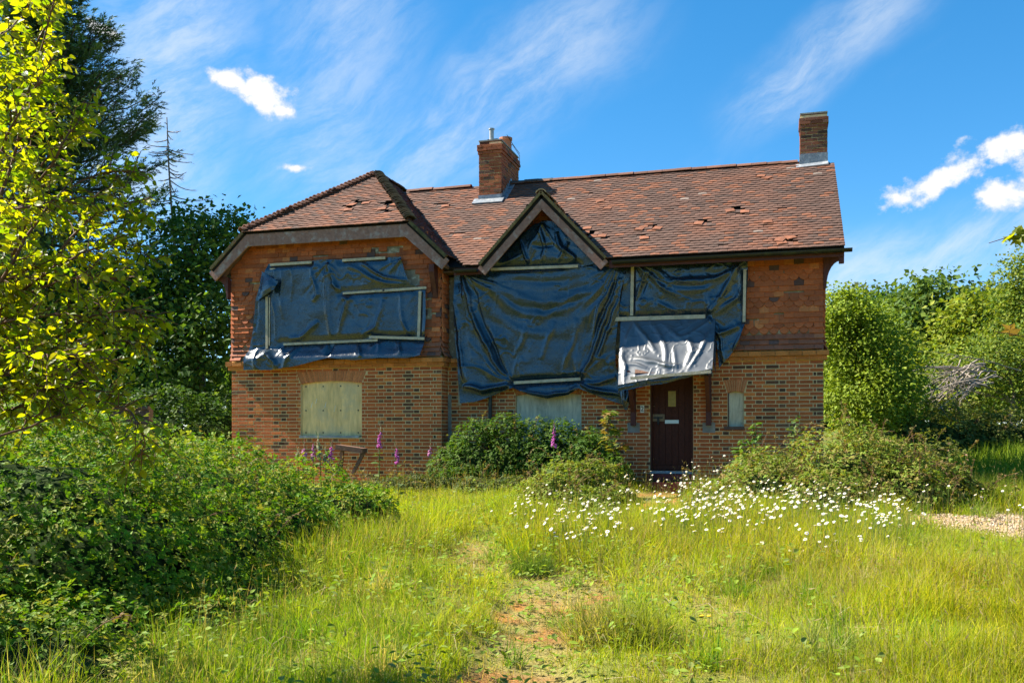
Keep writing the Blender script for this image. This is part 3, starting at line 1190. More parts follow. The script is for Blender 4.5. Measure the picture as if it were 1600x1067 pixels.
# rear slopes of the main roof, seen from nowhere in front but closing the roof
rl = np.array([t[1] for t in RT])
rx_, ry_, rz_ = PX(rl)
vis = (rl[:, 1] < 2.6) & (rx_ > 360) & (rx_ < 1330) & (rl[:, 0] > -10.5)
vis &= ~((rl[:, 0] < WRX - hw))
cand = np.where(vis)[0]
cand = set(cand[np.argsort(rz_[cand])][:300].tolist())
tme = raw_mesh('roof_tile', tileV, tileF, M['tile_obj'])
for i in cand:
    place_single('roof_tile', tme, *RT[i], roof)
ii = [i for i in range(len(RT)) if i not in cand]
V, F, C = batch(tileV, tileF, np.array([RT[i][0] for i in ii]), rl[ii], np.array([RT[i][2] for i in ii]))
obj('roof_tiling', V, F, M['tile'], roof, col=C, kind='stuff')


def cap_tile(L, r0, r1, th=0.02, seg=6, spread=1.15):
    """half-round ridge or bonnet tile running along +y, opening downwards"""
    a = np.linspace(-spread, spread, seg + 1)
    V = []
    for (yy, r) in ((0, r0), (L, r1)):
        for rr in (r, r - th):
            V += [(rr * math.sin(t), yy, rr * math.cos(t) - r0 * 0.45) for t in a]
    n = seg + 1
    F = []
    for i in range(seg):
        F += [[i, i + 1, 2 * n + i + 1, 2 * n + i], [i + 1, i, n + i, n + i + 1], [2 * n + i, 2 * n + i + 1, 3 * n + i + 1, 3 * n + i]]
    F += [[0, 2 * n, 3 * n, n], [seg, n + seg, 3 * n + seg, 2 * n + seg]]
    return np.array(V, float), np.array(F)


rv, rf = cap_tile(0.31, 0.115, 0.112)
rme = raw_mesh('ridge_tile', rv, rf, M['tile_obj'])
hv, hf = cap_tile(0.26, 0.15, 0.085, 0.018, 6, 0.95)
hme_ = raw_mesh('hip_tile', hv, hf, M['tile_obj'])


def run_caps(name, me, P, Q, step, jit, colf, lift=0.0, skip=None):
    P, Q = np.array(P, float), np.array(Q, float)
    d = Q - P
    L = np.linalg.norm(d)
    d /= L
    up_ = nrm(np.array([0, 0, 1.0]) - d * d[2])
    n = int(L / step)
    for i in range(n):
        p = P + d * (i * step)
        if skip and skip(p):
            continue
        tilt = R.normal(0, jit) - lift
        dd = nrm(d * math.cos(tilt) + up_ * math.sin(tilt))
        uu = nrm(up_ - dd * np.dot(up_, dd))
        sd = np.cross(dd, uu)
        Mx = np.stack([sd, dd, uu], 1)
        place_single(name, me, Mx, p + up_ * (R.normal(0.03, 0.004) + (0.02 if lift else 0)) + sd * R.normal(0, 0.006), colf(i), roof)


def rc(i):
    return np.array([0.15, 0.07, 0.045]) * (0.75 + 0.5 * R.random())


run_caps('ridge_tile', rme, (VX - .08, RIDGE_Y, RIDGE_Z), (xv + .12, RIDGE_Y, RIDGE_Z), 0.30, 0.004,
         lambda i: rc(i), skip=lambda p: CH1[0] - .1 < p[0] < CH1[1] + .25 or p[0] > CH2[0] - 0.02)
run_caps('ridge_tile', rme, (WRX, WAY + .1, WRZ), (WRX, 6.0, WRZ), 0.30, 0.015, lambda i: rc(i) * 0.7)
run_caps('hip_tile', hme_, (WRX - hw - .02, WF - .02, JZ), A, 0.102, 0.03, lambda i: np.array([0.17, 0.08, 0.05]) * (0.7 + 0.6 * R.random()), lift=0.20)
run_caps('hip_tile', hme_, (WRX + hw + .02, WF - .02, JZ), A, 0.102, 0.06, lambda i: np.array([0.15, 0.115, 0.07]) * (0.6 + 0.7 * R.random()), lift=0.26)
run_caps('ridge_tile', rme, (GX, GF - .03, GZ - .01), (GX, gyb, GZ - .01), 0.30, 0.01, lambda i: np.array([0.20, 0.15, 0.07]) * (0.8 + 0.3 * R.random()))
# ridge tiles beside the chimney, its cast shadow put into their colour
run_caps('ridge_tile', rme, (CH1[1] + .02, RIDGE_Y, RIDGE_Z + .01), (CH1[1] + 1.25, RIDGE_Y, RIDGE_Z + .01), 0.31, 0.01, lambda i: np.array([0.075, 0.065, 0.055]))

# barge boards (each board its own piece), soffits and mossy verges


def board(name, p, q, w, t, mat, parent=house, up_=(0, 0, 1)):
    return obj(name, *bar(p, q, w, t, up_), mat, parent)


by = WF + 0.035
zo = 0.15
kl, kr = (WRX - hw + 0.06, by, JZ - zo), (WRX + hw - 0.06, by, JZ - zo)
fl, fr = (WRX - he + 0.02, by - .003, ez - zo + 0.0), (WRX + he - 0.02, by - .003, ez - zo + 0.0)
board('barge_board', kl, kr, 0.235, 0.04, M['board'])
board('barge_board', fl, (kl[0] + 0.05, by - .003, JZ - zo + 0.035), 0.215, 0.04, M['board'])
board('barge_board', fr, (kr[0] - 0.05, by - .003, JZ - zo + 0.035), 0.215, 0.04, M['board'])
for sg in (-1, 1):
    board('barge_board', (GX + sg * (gh - 0.02), GF + .03, EAVE_Z - 0.13), (GX + sg * 0.0, GF + .03, GZ - 0.15), 0.19, 0.04, M['board'])
    V, F = bar((GX + sg * (gh + .01), GF - .0, EAVE_Z + 0.0), (GX, GF, GZ + 0.02), 0.05, 0.07)
    obj('verge_moss', V, F, M['moss'], house)
V, F = bar((WRX - he, WF + .01, ez - .0), (WRX - hw, WF + .01, JZ + .0), 0.06, 0.08)
obj('verge_moss', V, F, M['moss'], house)
V, F = bar((WRX + he, WF + .01, ez - .0), (WRX + hw, WF + .01, JZ + .0), 0.06, 0.08)
obj('verge_moss', V, F, M['moss'], house)
obj('gable_block', *prism([(GX - .2, GZ - .27), (GX + .2, GZ - .27), (GX, GZ - .05)], 'y', GF + .004, GF + .06), M['board'], house)
# soffits
sof = [deck([(WRX - hw, WF + .06, JZ - .13), (WRX + hw, WF + .06, JZ - .13), (WRX + hw, WY, JZ - .13), (WRX - hw, WY, JZ - .13)])]
for sg in (-1, 1):
    sof.append(deck([(WRX + sg * he, WF + .06, ez - .15), (WRX + sg * hw, WF + .06, JZ - .13), (WRX + sg * hw, WY, JZ - .13), (WRX + sg * he, WY, ez - .15)]))
sof.append(boxes([(GX + gh - .05, VX - 0.05, EAVE_Y + .08, 0.0, EAVE_Z - 0.09, EAVE_Z - 0.065), (xe - .35, GX - gh + .05, EAVE_Y + .08, 0.0, EAVE_Z - 0.09, EAVE_Z - 0.065)]))
V, F, _ = join(sof)
obj('soffit', V, F, M['oldwood'], house)


def eave_bracket(x, z, Y, sg, mat, s=1.0):
    """curved timber bracket that carries the eave corner"""
    pts = [(0, 0), (0, -0.62)]
    for t in np.linspace(0, 1, 8):
        a = t * math.pi / 2
        pts.append((0.05 + 0.25 * (1 - math.cos(a)), -0.60 + 0.50 * math.sin(a)))
    pts += [(0.33, -0.08), (0.33, 0)]
    poly = [(x + sg * p * s, z + q * s) for p, q in pts]
    V, F = prism(poly, 'y', Y, Y + 0.11)
    # concave outline: fan from the inner top corner still covers it
    return obj('eave_bracket', V, F, mat, house)


eave_bracket(XR + .0, 4.06, -0.06, 1, M['timber'], 0.92)
eave_bracket(XL + .02, 4.14, WY - .16, -1, M['timber'], 0.72)
# bracket under the wing's right barge board, seen edge-on as a dark curved strut
V, F = prism([(WY - 0.04, 3.55), (WY - 0.04, 4.16), (WF + .05, 4.16), (WF + .05, 4.02), (WY - .2, 3.9), (WY - .1, 3.72)], 'x', XJ - .16, XJ - .06)
obj('eave_bracket', V, F, M['timber'], house)
obj('verge_end', *boxes([(VX - .08, VX + .0, EAVE_Y + .05, EAVE_Y + .16, 3.86, 4.06)]), M['timber'], house)

# gutters: half-round troughs with brackets


def gutter(p, q, r=0.06):
    p, q = np.array(p, float), np.array(q, float)
    d = nrm(q - p)
    s = nrm(np.cross(d, (0, 0, 1)))
    a = np.linspace(math.pi, 2 * math.pi, 9)
    V = []
    for e in (p, q):
        for rr in (r, r - 0.007):
            V += [e + s * rr * math.cos(t) + np.array([0, 0, 1]) * rr * math.sin(t) for t in a]
    n = 9
    F = []
    for i in range(n - 1):
        F += [[i, i + 1, 2 * n + i + 1, 2 * n + i], [n + i + 1, n + i, 3 * n + i, 3 * n + i + 1], [i + 1, i, n + i, n + i + 1], [2 * n + i, 2 * n + i + 1, 3 * n + i + 1, 3 * n + i]]
    F += [[0, 2 * n, 3 * n, n], [n - 1, 2 * n - 1, 4 * n - 1, 3 * n - 1]]
    return obj('gutter', np.array(V), np.array(F), M['gutter'], house)


gutter((GX + gh + .12, EAVE_Y - .05, EAVE_Z - .055), (VX + .12, EAVE_Y - .05, EAVE_Z - .045))
gutter((xe - .06, EAVE_Y - .05, EAVE_Z - .07), (GX - gh - .06, EAVE_Y - .05, EAVE_Z - .075))
for xa, xb in ((GX + gh + .05, VX), (xe - .1, GX - gh)):
    obj('fascia', *boxes([(xa, xb, EAVE_Y + .02, EAVE_Y + .045, EAVE_Z - .16, EAVE_Z - .03)]), M['timber'], house)
# downpipe in the angle by the middle window
obj('downpipe', *tube([U(766, 615, -0.06), U(766, 720, -0.06)], 0.037, 10), M['gutter'], house, smooth=True)

# ---- chimneys


def chimney(name, x0, x1, y0, y1, zb, zt, corb, dark):
    core = obj(name, *boxes([(x0 + .012, x1 - .012, y0 + .012, y1 - .012, zb, zt - .02)]), M['mortar'], house)
    Ms, Ls, Hs = [], [], []
    rows = int((zt - zb) / COURSE)
    for r in range(rows):
        zc = zt - (r + .5) * COURSE
        ex = corb if 1 <= r <= 2 else (corb * 0.5 if r == 3 else (-0.015 if r == 0 else 0.0))
        for face in range(4):
            if face == 0:
                a, b, mk = x0 - ex, x1 + ex, lambda c, L: (np.diag([L, 0.05, COURSE - .011]), (c, y0 - ex + .025, zc))
            elif face == 2:
                a, b, mk = x0 - ex, x1 + ex, lambda c, L: (np.array([[-L, 0, 0], [0, -.05, 0], [0, 0, COURSE - .011]]), (c, y1 + ex - .025, zc))
            elif face == 1:
                a, b, mk = y0 - ex + .051, y1 + ex - .051, lambda c, L: (np.array([[0, -.05, 0], [L, 0, 0], [0, 0, COURSE - .011]]), (x1 + ex - .025, c, zc))
            else:
                a, b, mk = y0 - ex + .051, y1 + ex - .051, lambda c, L: (np.array([[0, .05, 0], [-L, 0, 0], [0, 0, COURSE - .011]]), (x0 - ex + .025, c, zc))
            pos = a - (BL / 2 if (r + face) % 2 else 0)
            while pos < b:
                s, e = max(a, pos), min(b, pos + BL)
                if e - s > 0.04:
                    m_, l_ = mk((s + e) / 2, e - s - .009)
                    Ms.append(m_)
                    Ls.append(np.array(l_) + R.normal(0, 0.0015, 3))
                    Hs.append(R.random() < 0.3)
                pos += BL
    c = brick_colour(len(Ms), np.array(Hs))
    c = c * (1 - dark) + np.array([0.11, 0.06, 0.045]) * dark * (0.6 + 0.8 * R.random((len(c), 1)))
    Ms, Ls = np.array(Ms), np.array(Ls)
    front = np.where(Ls[:, 1] < y0 + 0.05)[0]
    pick = np.zeros(len(Ms), bool)
    pick[front[:60]] = True
    for i in front[:60]:
        place_single('brick', bmesh_, Ms[i], Ls[i], c[i], core)
    V, F, C = batch(BPV, BPF, Ms[~pick], Ls[~pick], c[~pick])
    obj('brickwork', V, F, M['brick'], core, col=C, kind='stuff')
    obj('mortar_cap', *boxes([(x0 + .0, x1 - .0, y0 + .0, y1 - .0, zt + .001, zt + .03)]), M['concrete'], core)
    return core


zt1 = U(784, 219, 2.0)[2]
ch1 = chimney('chimney', CH1[0], CH1[1], CH1[2], CH1[3], 5.3, zt1, 0.035, 0.40)
zt2 = U(1270, 178, CH2[2])[2]
ch2 = chimney('chimney', CH2[0], CH2[1], CH2[2], CH2[3], 5.9, zt2, 0.02, 0.72)


def lathe(prof, c, seg=14):
    a = np.arange(seg) * 2 * math.pi / seg
    V = np.array([(c[0] + r * math.cos(t), c[1] + r * math.sin(t), c[2] + h) for r, h in prof for t in a])
    n = len(prof)
    F = np.array([[i * seg + j, i * seg + (j + 1) % seg, (i + 1) * seg + (j + 1) % seg, (i + 1) * seg + j] for i in range(n - 1) for j in range(seg)])
    return V, F


cx = (CH1[0] + CH1[1]) / 2
potp = np.array([cx + .1, 2.85, zt1 + .02])
obj('chimney_pot', *lathe([(.15, 0), (.13, .05), (.125, .22), (.145, .24), (.145, .29), (.11, .29), (.10, .0)], potp), M['pot'], ch1, smooth=False)
V, F, _ = join([lathe([(.055, 0), (.05, .06), (.05, .27), (.065, .275), (.065, .3), (.04, .3), (.04, .05)], (cx - .02, 2.18, zt1 + .02), 10), boxes([(cx - .12, cx + .09, 2.15, 2.21, zt1 + .03, zt1 + .06)])])
obj('flue_pipe', V, F, M['galv'], ch1)
wires = []
for q in ([(cx + .17, 2.9, zt1), (cx + .2, 3.0, zt1 + .22), (cx + .28, 3.35, zt1 + .05), (cx + .27, 3.36, zt1 - .2)], [(cx - .12, 2.2, zt1 + .1), (cx + .1, 2.25, zt1 + .12)],
          [(cx + .2, 2.6, zt1 + .3), (cx + .24, 3.0, zt1 + .18), (cx + .28, 3.35, zt1 + .1)]):
    wires.append(tube(q, 0.006, 5))
V, F, _ = join(wires)
obj('aerial_bracket', V, F, M['black'], ch1)
# lead flashings
zf1 = z_main(2.0)
V, F, _ = join([bar((CH1[0] - .1, 1.93, zf1 + .02), (CH1[1] + .06, 1.93, zf1 + .02), 0.24, 0.03, (0, 1, SLOPE)), boxes([(CH1[0] - .004, CH1[1] + .004, 1.985, 1.9985, zf1 + .02, zf1 + .16)])])
obj('lead_flashing', V, F, M['lead'], ch1)
st = []
for i in range(7):
    y = 2.0 + i * 0.11
    st.append(boxes([(CH1[1] + .003, CH1[1] + .012, y, y + .108, z_main(y) - .02, z_main(y + .10) + .11)]))
    st.append(bar((CH1[1] + .06, y, z_main(y) + .05), (CH1[1] + .06, y + .108, z_main(y + .108) + .05), 0.012, 0.12))
V, F, _ = join(st)
obj('step_flashing', V, F, M['lead'], ch1)
zf2 = z_main(CH2[2])
V, F, _ = join([boxes([(CH2[0] - .004, CH2[1] + .004, CH2[2] - .006, CH2[2] - .001, zf2 - .02, zf2 + .26), (CH2[0] - .012, CH2[0] - .004, CH2[2] - .004, CH2[3], zf2 - .1, zf2 + .2)]),
                bar((CH2[0] - .08, CH2[2] - .05, zf2 + .0), (CH2[1] + .01, CH2[2] - .05, zf2 + .03), 0.16, 0.03, (0, 1, SLOPE))])
obj('lead_flashing', V, F, M['lead'], ch2)

# ---- windows (boarded), door, step, number, canopy


def arched_board(name, x0, x1, z0, zs, rise, Y, mat):
    poly = [(x0, z0), (x1, z0)] + [(x1 - (x1 - x0) * t, zs + rise * (1 - (2 * t - 1) ** 2)) for t in np.linspace(0, 1, 11)]
    n = len(poly)
    V, F = prism(poly, 'y', Y, Y + 0.02)
    return obj(name, V, F, mat, house)


wb = arched_board('window_board', wl0 + .005, wl1 - .005, wlz0 + .03, wlzs, 0.05, WY + .045, M['ply'])
V, F, _ = join([tube([(x, WY + .043, z) for x, z in ((wl0 + .1 * i + .1, wlz0 + .5 + .08 * (i % 3)), (wl0 + .1 * i + .13, wlz0 + .62 + .07 * (i % 3)))], 0.004, 5) for i in (1, 2, 4, 6)])
obj('scratch_mark', V, F, M['white'], wb)
V, F, _ = join([boxes([(x_ - .012, x_ + .012, WY + .038, WY + .0445, z_ - .012, z_ + .012)]) for x_ in np.linspace(wl0 + .09, wl1 - .09, 4) for z_ in (wlz0 + .09, (wlz0 + wlzs) / 2, wlzs - .05)])
obj('screw_head', V, F, M['black'], wb, kind='stuff')
obj('window_sill', *boxes([(wl0 - .02, wl1 - .05, WY - .03, WY + .1, wlz0 - .015, wlz0 + .03)]), M['lead'], house)
arched_board('window_board', mw0 + .005, mw1 - .005, mwz0, mwzs, 0.05, 0.045, M['plygrey'])
arched_board('window_board', sw0 + .018, sw1 - .005, swz0 + .02, swzs, 0.02, 0.05, M['plygrey'])
obj('window_sill', *boxes([(sw0 - .06, sw1 + .01, -.04, .1, swz0 - .04, swz0 + .02)]), M['oldwood'], house)
obj('window_frame', *boxes([(sw0, sw0 + .016, .02, .08, swz0 + .02, swzs)]), M['timber'], house)

fw = 0.035
obj('door_frame', *boxes([(dr0, dr0 + fw, 0.0, .12, drz0, drz1), (dr1 - fw, dr1, 0.0, .12, drz0, drz1), (dr0 + fw, dr1 - fw, 0.0, .12, drz1 - fw, drz1)]), M['door'], house)
door = obj('door', *boxes([(dr0 + fw, dr1 - fw, .085, .115, drz0 + .02, drz1 - fw)]), M['door'], house)
npl = 6
dw = (dr1 - dr0 - 2 * fw) / npl
for i in range(npl):
    o = obj('plank', *boxes([(dr0 + fw + i * dw + .004, dr0 + fw + (i + 1) * dw - .004, .07, .084, drz0 + .12, drz1 - fw - .003)]), M['door'], door)
obj('weather_board', *boxes([(dr0 + fw + .002, dr1 - fw - .002, .055, .0845, drz0 + .025, drz0 + .115)]), M['door'], door)
gx0, gx1 = U(1044, 640, .06)[0], U(1056, 640, .06)[0]
gz0, gz1 = U(1050, 635, .06)[2], U(1050, 611, .06)[2]
obj('door_pane', *boxes([(gx0, gx1, .062, .069, gz0, gz1)]), M['amber'], door)
lx0, lx1 = U(1039, 658, .06)[0], U(1060.5, 658, .06)[0]
lz0, lz1 = U(1050, 661.5, .06)[2], U(1050, 656, .06)[2]
obj('letter_plate', *boxes([(lx0, lx1, .06, .0695, lz0, lz1)]), M['steel'], door)
kx0, kx1 = U(1019, 652, .06)[0], U(1038.5, 652, .06)[0]
kz0, kz1 = U(1028, 658, .06)[2], U(1028, 647, .06)[2]
obj('lock_plate', *boxes([(kx0, kx1, .058, .0695, kz0, kz1)]), M['brass'], door)
V, F, _ = join([boxes([(kx0 + .02, kx1 - .03, .045, .0575, (kz0 + kz1) / 2 - .012, (kz0 + kz1) / 2 + .012), ((kx0 + kx1) / 2 - .02, (kx0 + kx1) / 2 + .02, .035, .044, kz0 - .03, kz0 + .08)]),
                tube([((kx0 + kx1) / 2, .05, kz0 - .03), ((kx0 + kx1) / 2, .05, kz0 - .06)], 0.02, 8)])
obj('hasp_lock', V, F, M['black'], door)
obj('keyhole', *lathe([(0.0, 0), (.016, 0), (.016, .012), (0, .012)], (U(1022, 635, .06)[0], .06, U(1022, 635, .06)[2]), 8), M['brass'], door)
obj('threshold', *boxes([(dr0 - .0, dr1 + .0, -.045, .084, drz0 - .03, drz0 + .015)]), M['galv'], house)
sx0, sx1 = dr0 - .03, dr1 + .02
obj('door_step', *boxes([(sx0, sx1, -.20, -.0, drz0 - .15, drz0 - .035)]), M['redstep'], house)
obj('door_step', *boxes([(sx0 - .05, sx1 + .06, -.52, -.203, drz0 - .45, drz0 - .165)]), M['redstep'], house)
np0 = U(1003.5, 639, -0.012)
npw = obj('number_plate', *boxes([(np0[0] - .035, np0[0] + .035, -.014, -.004, np0[2] - .065, np0[2] + .065)]), M['white'], house)
fc = bpy.data.curves.new('numeral', 'FONT')
fc.body = '2'
fc.size = 0.125
fc.extrude = 0.001
fc.align_x = 'CENTER'
fc.align_y = 'CENTER'
fc.materials.append(M['black'])
ft = bpy.data.objects.new('text_source', fc)
COL.objects.link(ft)
bpy.context.view_layer.update()
fm = bpy.data.meshes.new_from_object(ft.evaluated_get(bpy.context.evaluated_depsgraph_get()))
bpy.data.objects.remove(ft)
fo = link('numeral', fm, npw)
fo.location = (np0[0], -.0165, np0[2])
fo.rotation_euler = (rad(90), 0, 0)

# porch canopy under the plastic: boards on two bracketed posts
cl, cr = U(990, 590, -.72)[0], U(1110, 590, -.72)[0]
canopy = obj('porch_canopy', *join([bar(((cl + cr) / 2, -.78, 2.04), ((cl + cr) / 2, -.01, 2.80), 0.035, cr - cl - .06, (0, 0, 1))])[:2], M['oldwood'], house)
for xx in (U(989, 620, -.1)[0], U(1107, 620, -.1)[0]):
    ps = [bar((xx, -.055, 1.15), (xx, -.055, 2.2), 0.10, 0.09, (0, 1, 0)), bar((xx, -.09, 1.42), (xx, -.60, 2.02), 0.085, 0.07, (0, 0, 1)), bar((xx, -.1, 2.06), (xx, -.74, 2.06), 0.08, 0.072, (0, 0, 1))]
    V, F, _ = join(ps)
    obj('porch_bracket', V, F, M['timber'], house)
    obj('bracket_pad', *boxes([(xx - .11, xx + .11, -.012, -.002, 1.02, 1.2)]), M['concrete'], house)
# grey render stripe and bare batten in the inner corner
obj('render_strip', *boxes([(XJ + .002, XJ + .07, -.012, -.003, -.2, 1.75)]), M['concrete'], house)

# ------------------------------------------------------------------ plastic sheets


def resample(pts, n):
    P = np.array(pts, float)
    d = np.concatenate([[0], np.cumsum(np.linalg.norm(np.diff(P, axis=0), axis=1))])
    t = np.linspace(0, d[-1], n)
    return np.stack([np.interp(t, d, P[:, i]) for i in range(P.shape[1])], 1)


def coons(top, bottom, left, right, nu, nv):
    T, B = resample(top, nu), resample(bottom, nu)
    L, Rr = resample(left, nv), resample(right, nv)
    u = np.linspace(0, 1, nu)[:, None, None]
    v = np.linspace(0, 1, nv)[None, :, None]
    Sx = (1 - v) * T[:, None] + v * B[:, None] + (1 - u) * L[None] + u * Rr[None]
    Sx -= (1 - u) * (1 - v) * T[0] + u * (1 - v) * T[-1] + (1 - u) * v * B[0] + u * v * B[-1]
    return Sx


def sheet(name, Y, top, bottom, left, right, nu, nv, label, folds, anchors, pins, seed, sag=(), base=0.03, billow=0.03, yfun=None, loose=()):
    """plastic sheet on a wall plane; outline and creases are given where they are seen and turned into metres"""
    rg = np.random.default_rng(seed)

    def cv(p):
        q = U(p[0], p[1], Y)
        return (q[0], q[2])
    Sx = coons([cv(p) for p in top], [cv(p) for p in bottom], [cv(p) for p in left], [cv(p) for p in right], nu, nv)
    x, z = Sx[..., 0], Sx[..., 1]
    n1 = fbm(x * 1.4 + seed, z * 1.4, seed, 3) - 0.5
    D = base + billow * (1 + 2.2 * n1)
    wx = x + 0.12 * (fbm(x * 2.2, z * 2.2, seed + 3, 2) - 0.5)
    wz = z + 0.12 * (fbm(x * 2.2, z * 2.2, seed + 8, 2) - 0.5)

    def add(pts, amp, w, mode):
        nonlocal D
        d, t = poly_dist(wx, wz, pts)
        if mode == 'ray':
            tp = np.clip(1 - t, 0, 1) ** 0.6 * sstep(t, 0.0, 0.06)
            ww = w * (0.35 + 0.9 * t)
        else:
            tp = np.sin(np.pi * np.clip(t, 0, 1)) ** 0.5
            ww = w
        q = np.clip(d / ww, 0, 3)
        D = D + amp * tp * (1 / (1 + 2.2 * q * q * q)) * np.exp(-0.25 * q * q)
    for pts, amp, w in folds:
        add([cv(p) for p in pts], amp * 0.85, w * 1.0, 'mid')
    for (px_, py_, a0, a1, n, l0, l1, amp) in anchors:
        c = cv((px_, py_))
        for i in range(n):
            a = rad(a0 + (a1 - a0) * (i + rg.uniform(0.1, 0.9)) / n)
            L = rg.uniform(l0, l1)
            k_ = rg.uniform(-.25, .25)
            pts = []
            for t in np.linspace(0, 1, 5):
                aa = a + k_ * t
                pts.append((c[0] + L * t * math.cos(aa), c[1] - L * t * math.sin(aa)))
            add(pts, amp * 0.62 * rg.uniform(0.4, 1.3) * (1 if rg.random() < 0.72 else -0.6), rg.uniform(0.03, 0.075), 'ray')
    for (pa, pb, depth, n, amp, w) in sag:
        for i in range(n):
            dz = depth * (i + rg.uniform(0.2, 0.8)) / n
            pts = []
            for t in np.linspace(0, 1, 11):
                pts.append(cv((pa[0] + (pb[0] - pa[0]) * t, pa[1] + (pb[1] - pa[1]) * t + dz * 4 * t * (1 - t))))
            add(pts, amp * rg.uniform(0.5, 1.3), w * rg.uniform(0.7, 1.4), 'mid')
    # fine crumple
    cr_ = np.abs(fbm(x * 3.1 + 4, z * 3.1, seed + 1.5, 3) - 0.5)
    D = D + 0.012 * np.exp(-(cr_ / 0.035) ** 2) * sstep(fbm(x * 1.1, z * 1.1, seed + 6, 2), 0.4, 0.65)
    for (p, q) in pins:
        d, _ = poly_dist(x, z, [cv(p), cv(q)])
        D = D * (0.12 + 0.88 * sstep(d, 0.015, 0.14)) + 0.02 * (1 - sstep(d, 0.015, 0.14))
    yb = np.full(x.shape, Y) if yfun is None else yfun(x, z)
    V = np.stack([x, yb - np.maximum(D, 0.008), z], -1).reshape(-1, 3)
    root = thing(name, V.mean(0) * [1, 1, 0] + [0, 0, V[:, 2].min()], label, 'tarpaulin', 'plastic sheets over the house walls')
    obj('plastic_sheet', V, grid_faces(nu, nv), M['tarp'], root, smooth=True)
    return root


def batten(root, p, q, Y, w=0.05, off=0.055, mat='batten'):
    a, b = U(p[0], p[1], Y - off), U(q[0], q[1], Y - off)
    V, F = bar(a, b, w, 0.025, (0, 0, 1)) if abs(b[0] - a[0]) > abs(b[2] - a[2]) else bar(a, b, w, 0.025, (1, 0, 0))
    if abs(b[0] - a[0]) <= abs(b[2] - a[2]):
        # upright batten: width across x
        d = nrm(b - a)
        s = np.array([0, 1.0, 0])
        u_ = np.cross(d, s)
        Mx = np.stack([d * np.linalg.norm(b - a), s * 0.025, u_ * w], 1)
        V, F, _ = batch(BV, BF, Mx[None], ((a + b) / 2)[None])
    obj('batten', V, F, M[mat], root)


TY = WY - 0.06
t1pins = [((423, 414), (487, 410)), ((535, 407), (602, 403)), ((536, 458), (666, 450)), ((656, 455), (654, 527)), ((443, 537), (590, 531)), ((577, 527), (663, 529)), ((417, 465), (417, 545))]
t1 = sheet('tarpaulin', TY, [(421, 413), (470, 409), (512, 407), (560, 405), (628, 402)], [(389, 579), (430, 579), (470, 573), (500, 565), (520, 560), (560, 564), (600, 560), (640, 561), (662, 556)],
           [(421, 413), (408, 450), (402, 470), (398, 515), (394, 535), (389, 560), (389, 579)], [(628, 402), (634, 425), (642, 445), (666, 452), (667, 500), (664, 540), (662, 556)], 190, 130,
           'black plastic sheet battened over the upper window of the left wing',
           [([(513, 412), (512, 470), (518, 530)], 0.07, 0.05), ([(487, 415), (497, 460), (492, 470)], 0.05, 0.04), ([(545, 415), (590, 440), (632, 447)], 0.05, 0.05), ([(560, 410), (600, 432), (635, 440)], 0.05, 0.035),
            ([(500, 500), (470, 530), (450, 535)], 0.06, 0.06), ([(520, 440), (545, 470), (530, 525)], 0.07, 0.05), ([(600, 470), (590, 510), (560, 530)], 0.05, 0.05), ([(625, 460), (630, 500), (640, 525)], 0.05, 0.035),
            ([(405, 470), (400, 520)], -0.03, 0.03), ([(430, 420), (432, 530)], 0.04, 0.02), ([(440, 420), (443, 500)], 0.03, 0.03), ([(455, 416), (460, 470)], 0.02, 0.03),
            ([(520, 535), (516, 560)], -0.06, 0.05), ([(620, 535), (630, 556)], 0.06, 0.04), ([(560, 536), (570, 560)], 0.05, 0.04), ([(470, 540), (450, 575)], 0.07, 0.05), ([(420, 545), (440, 575)], 0.08, 0.05), ([(405, 545), (410, 578)], 0.06, 0.04)],
           [(513, 411, 30, 150, 9, 0.3, 1.0, 0.035), (628, 404, 90, 170, 6, 0.3, 0.7, 0.04), (536, 458, 20, 120, 5, 0.3, 0.9, 0.03), (666, 452, 100, 170, 5, 0.3, 0.8, 0.03), (417, 545, 20, 110, 9, 0.1, 0.45, 0.05),
            (590, 531, 40, 140, 6, 0.1, 0.3, 0.04), (443, 537, 60, 120, 5, 0.1, 0.4, 0.04), (512, 535, 60, 120, 5, 0.1, 0.3, 0.05)], t1pins, 3,
           yfun=lambda x, z: TY - 0.15 * sstep(z, BAND1 + 0.25, BAND1 - 0.02) - 0.0 * x)
for p, q in t1pins[:1]:
    pass
batten(t1, (422, 414), (487, 410), TY)
batten(t1, (535, 407), (602, 403), TY)
batten(t1, (513.5, 410), (513, 421), TY, 0.045)
batten(t1, (536, 458.5), (601, 454), TY, 0.04)
batten(t1, (598, 454.5), (666, 449.5), TY, 0.045)
batten(t1, (656.5, 455), (654, 527), TY, 0.052)
batten(t1, (443, 538), (590, 531.5), TY, 0.045, 0.06)
batten(t1, (577, 526.5), (663, 529), TY, 0.05, 0.085)
batten(t1, (417, 464), (417, 545), TY, 0.05)
batten(t1, (421.5, 465), (421, 540), TY, 0.02)
batten(t1, (422, 421), (430, 421), TY, 0.04, 0.06)
# turned-back corner flap
fl_ = [U(409, 424, TY - .07), U(435, 440, TY - .17), U(428, 452, TY - .2), U(402, 470, TY - .12)]
u_, v_ = np.meshgrid(np.linspace(0, 1, 30), np.linspace(0, 1, 30), indexing='ij')
Pf = (1 - u_)[..., None] * ((1 - v_)[..., None] * fl_[0] + v_[..., None] * fl_[3]) + u_[..., None] * ((1 - v_)[..., None] * fl_[1] + v_[..., None] * fl_[2])
Pf[..., 1] -= 0.05 * np.sin(np.pi * u_) * np.sin(np.pi * v_) + 0.03 * (fbm(u_ * 4, v_ * 4, 3.0, 3) - .5)
obj('plastic_flap', Pf.reshape(-1, 3), grid_faces(30, 30), M['tarp'], t1, smooth=True)

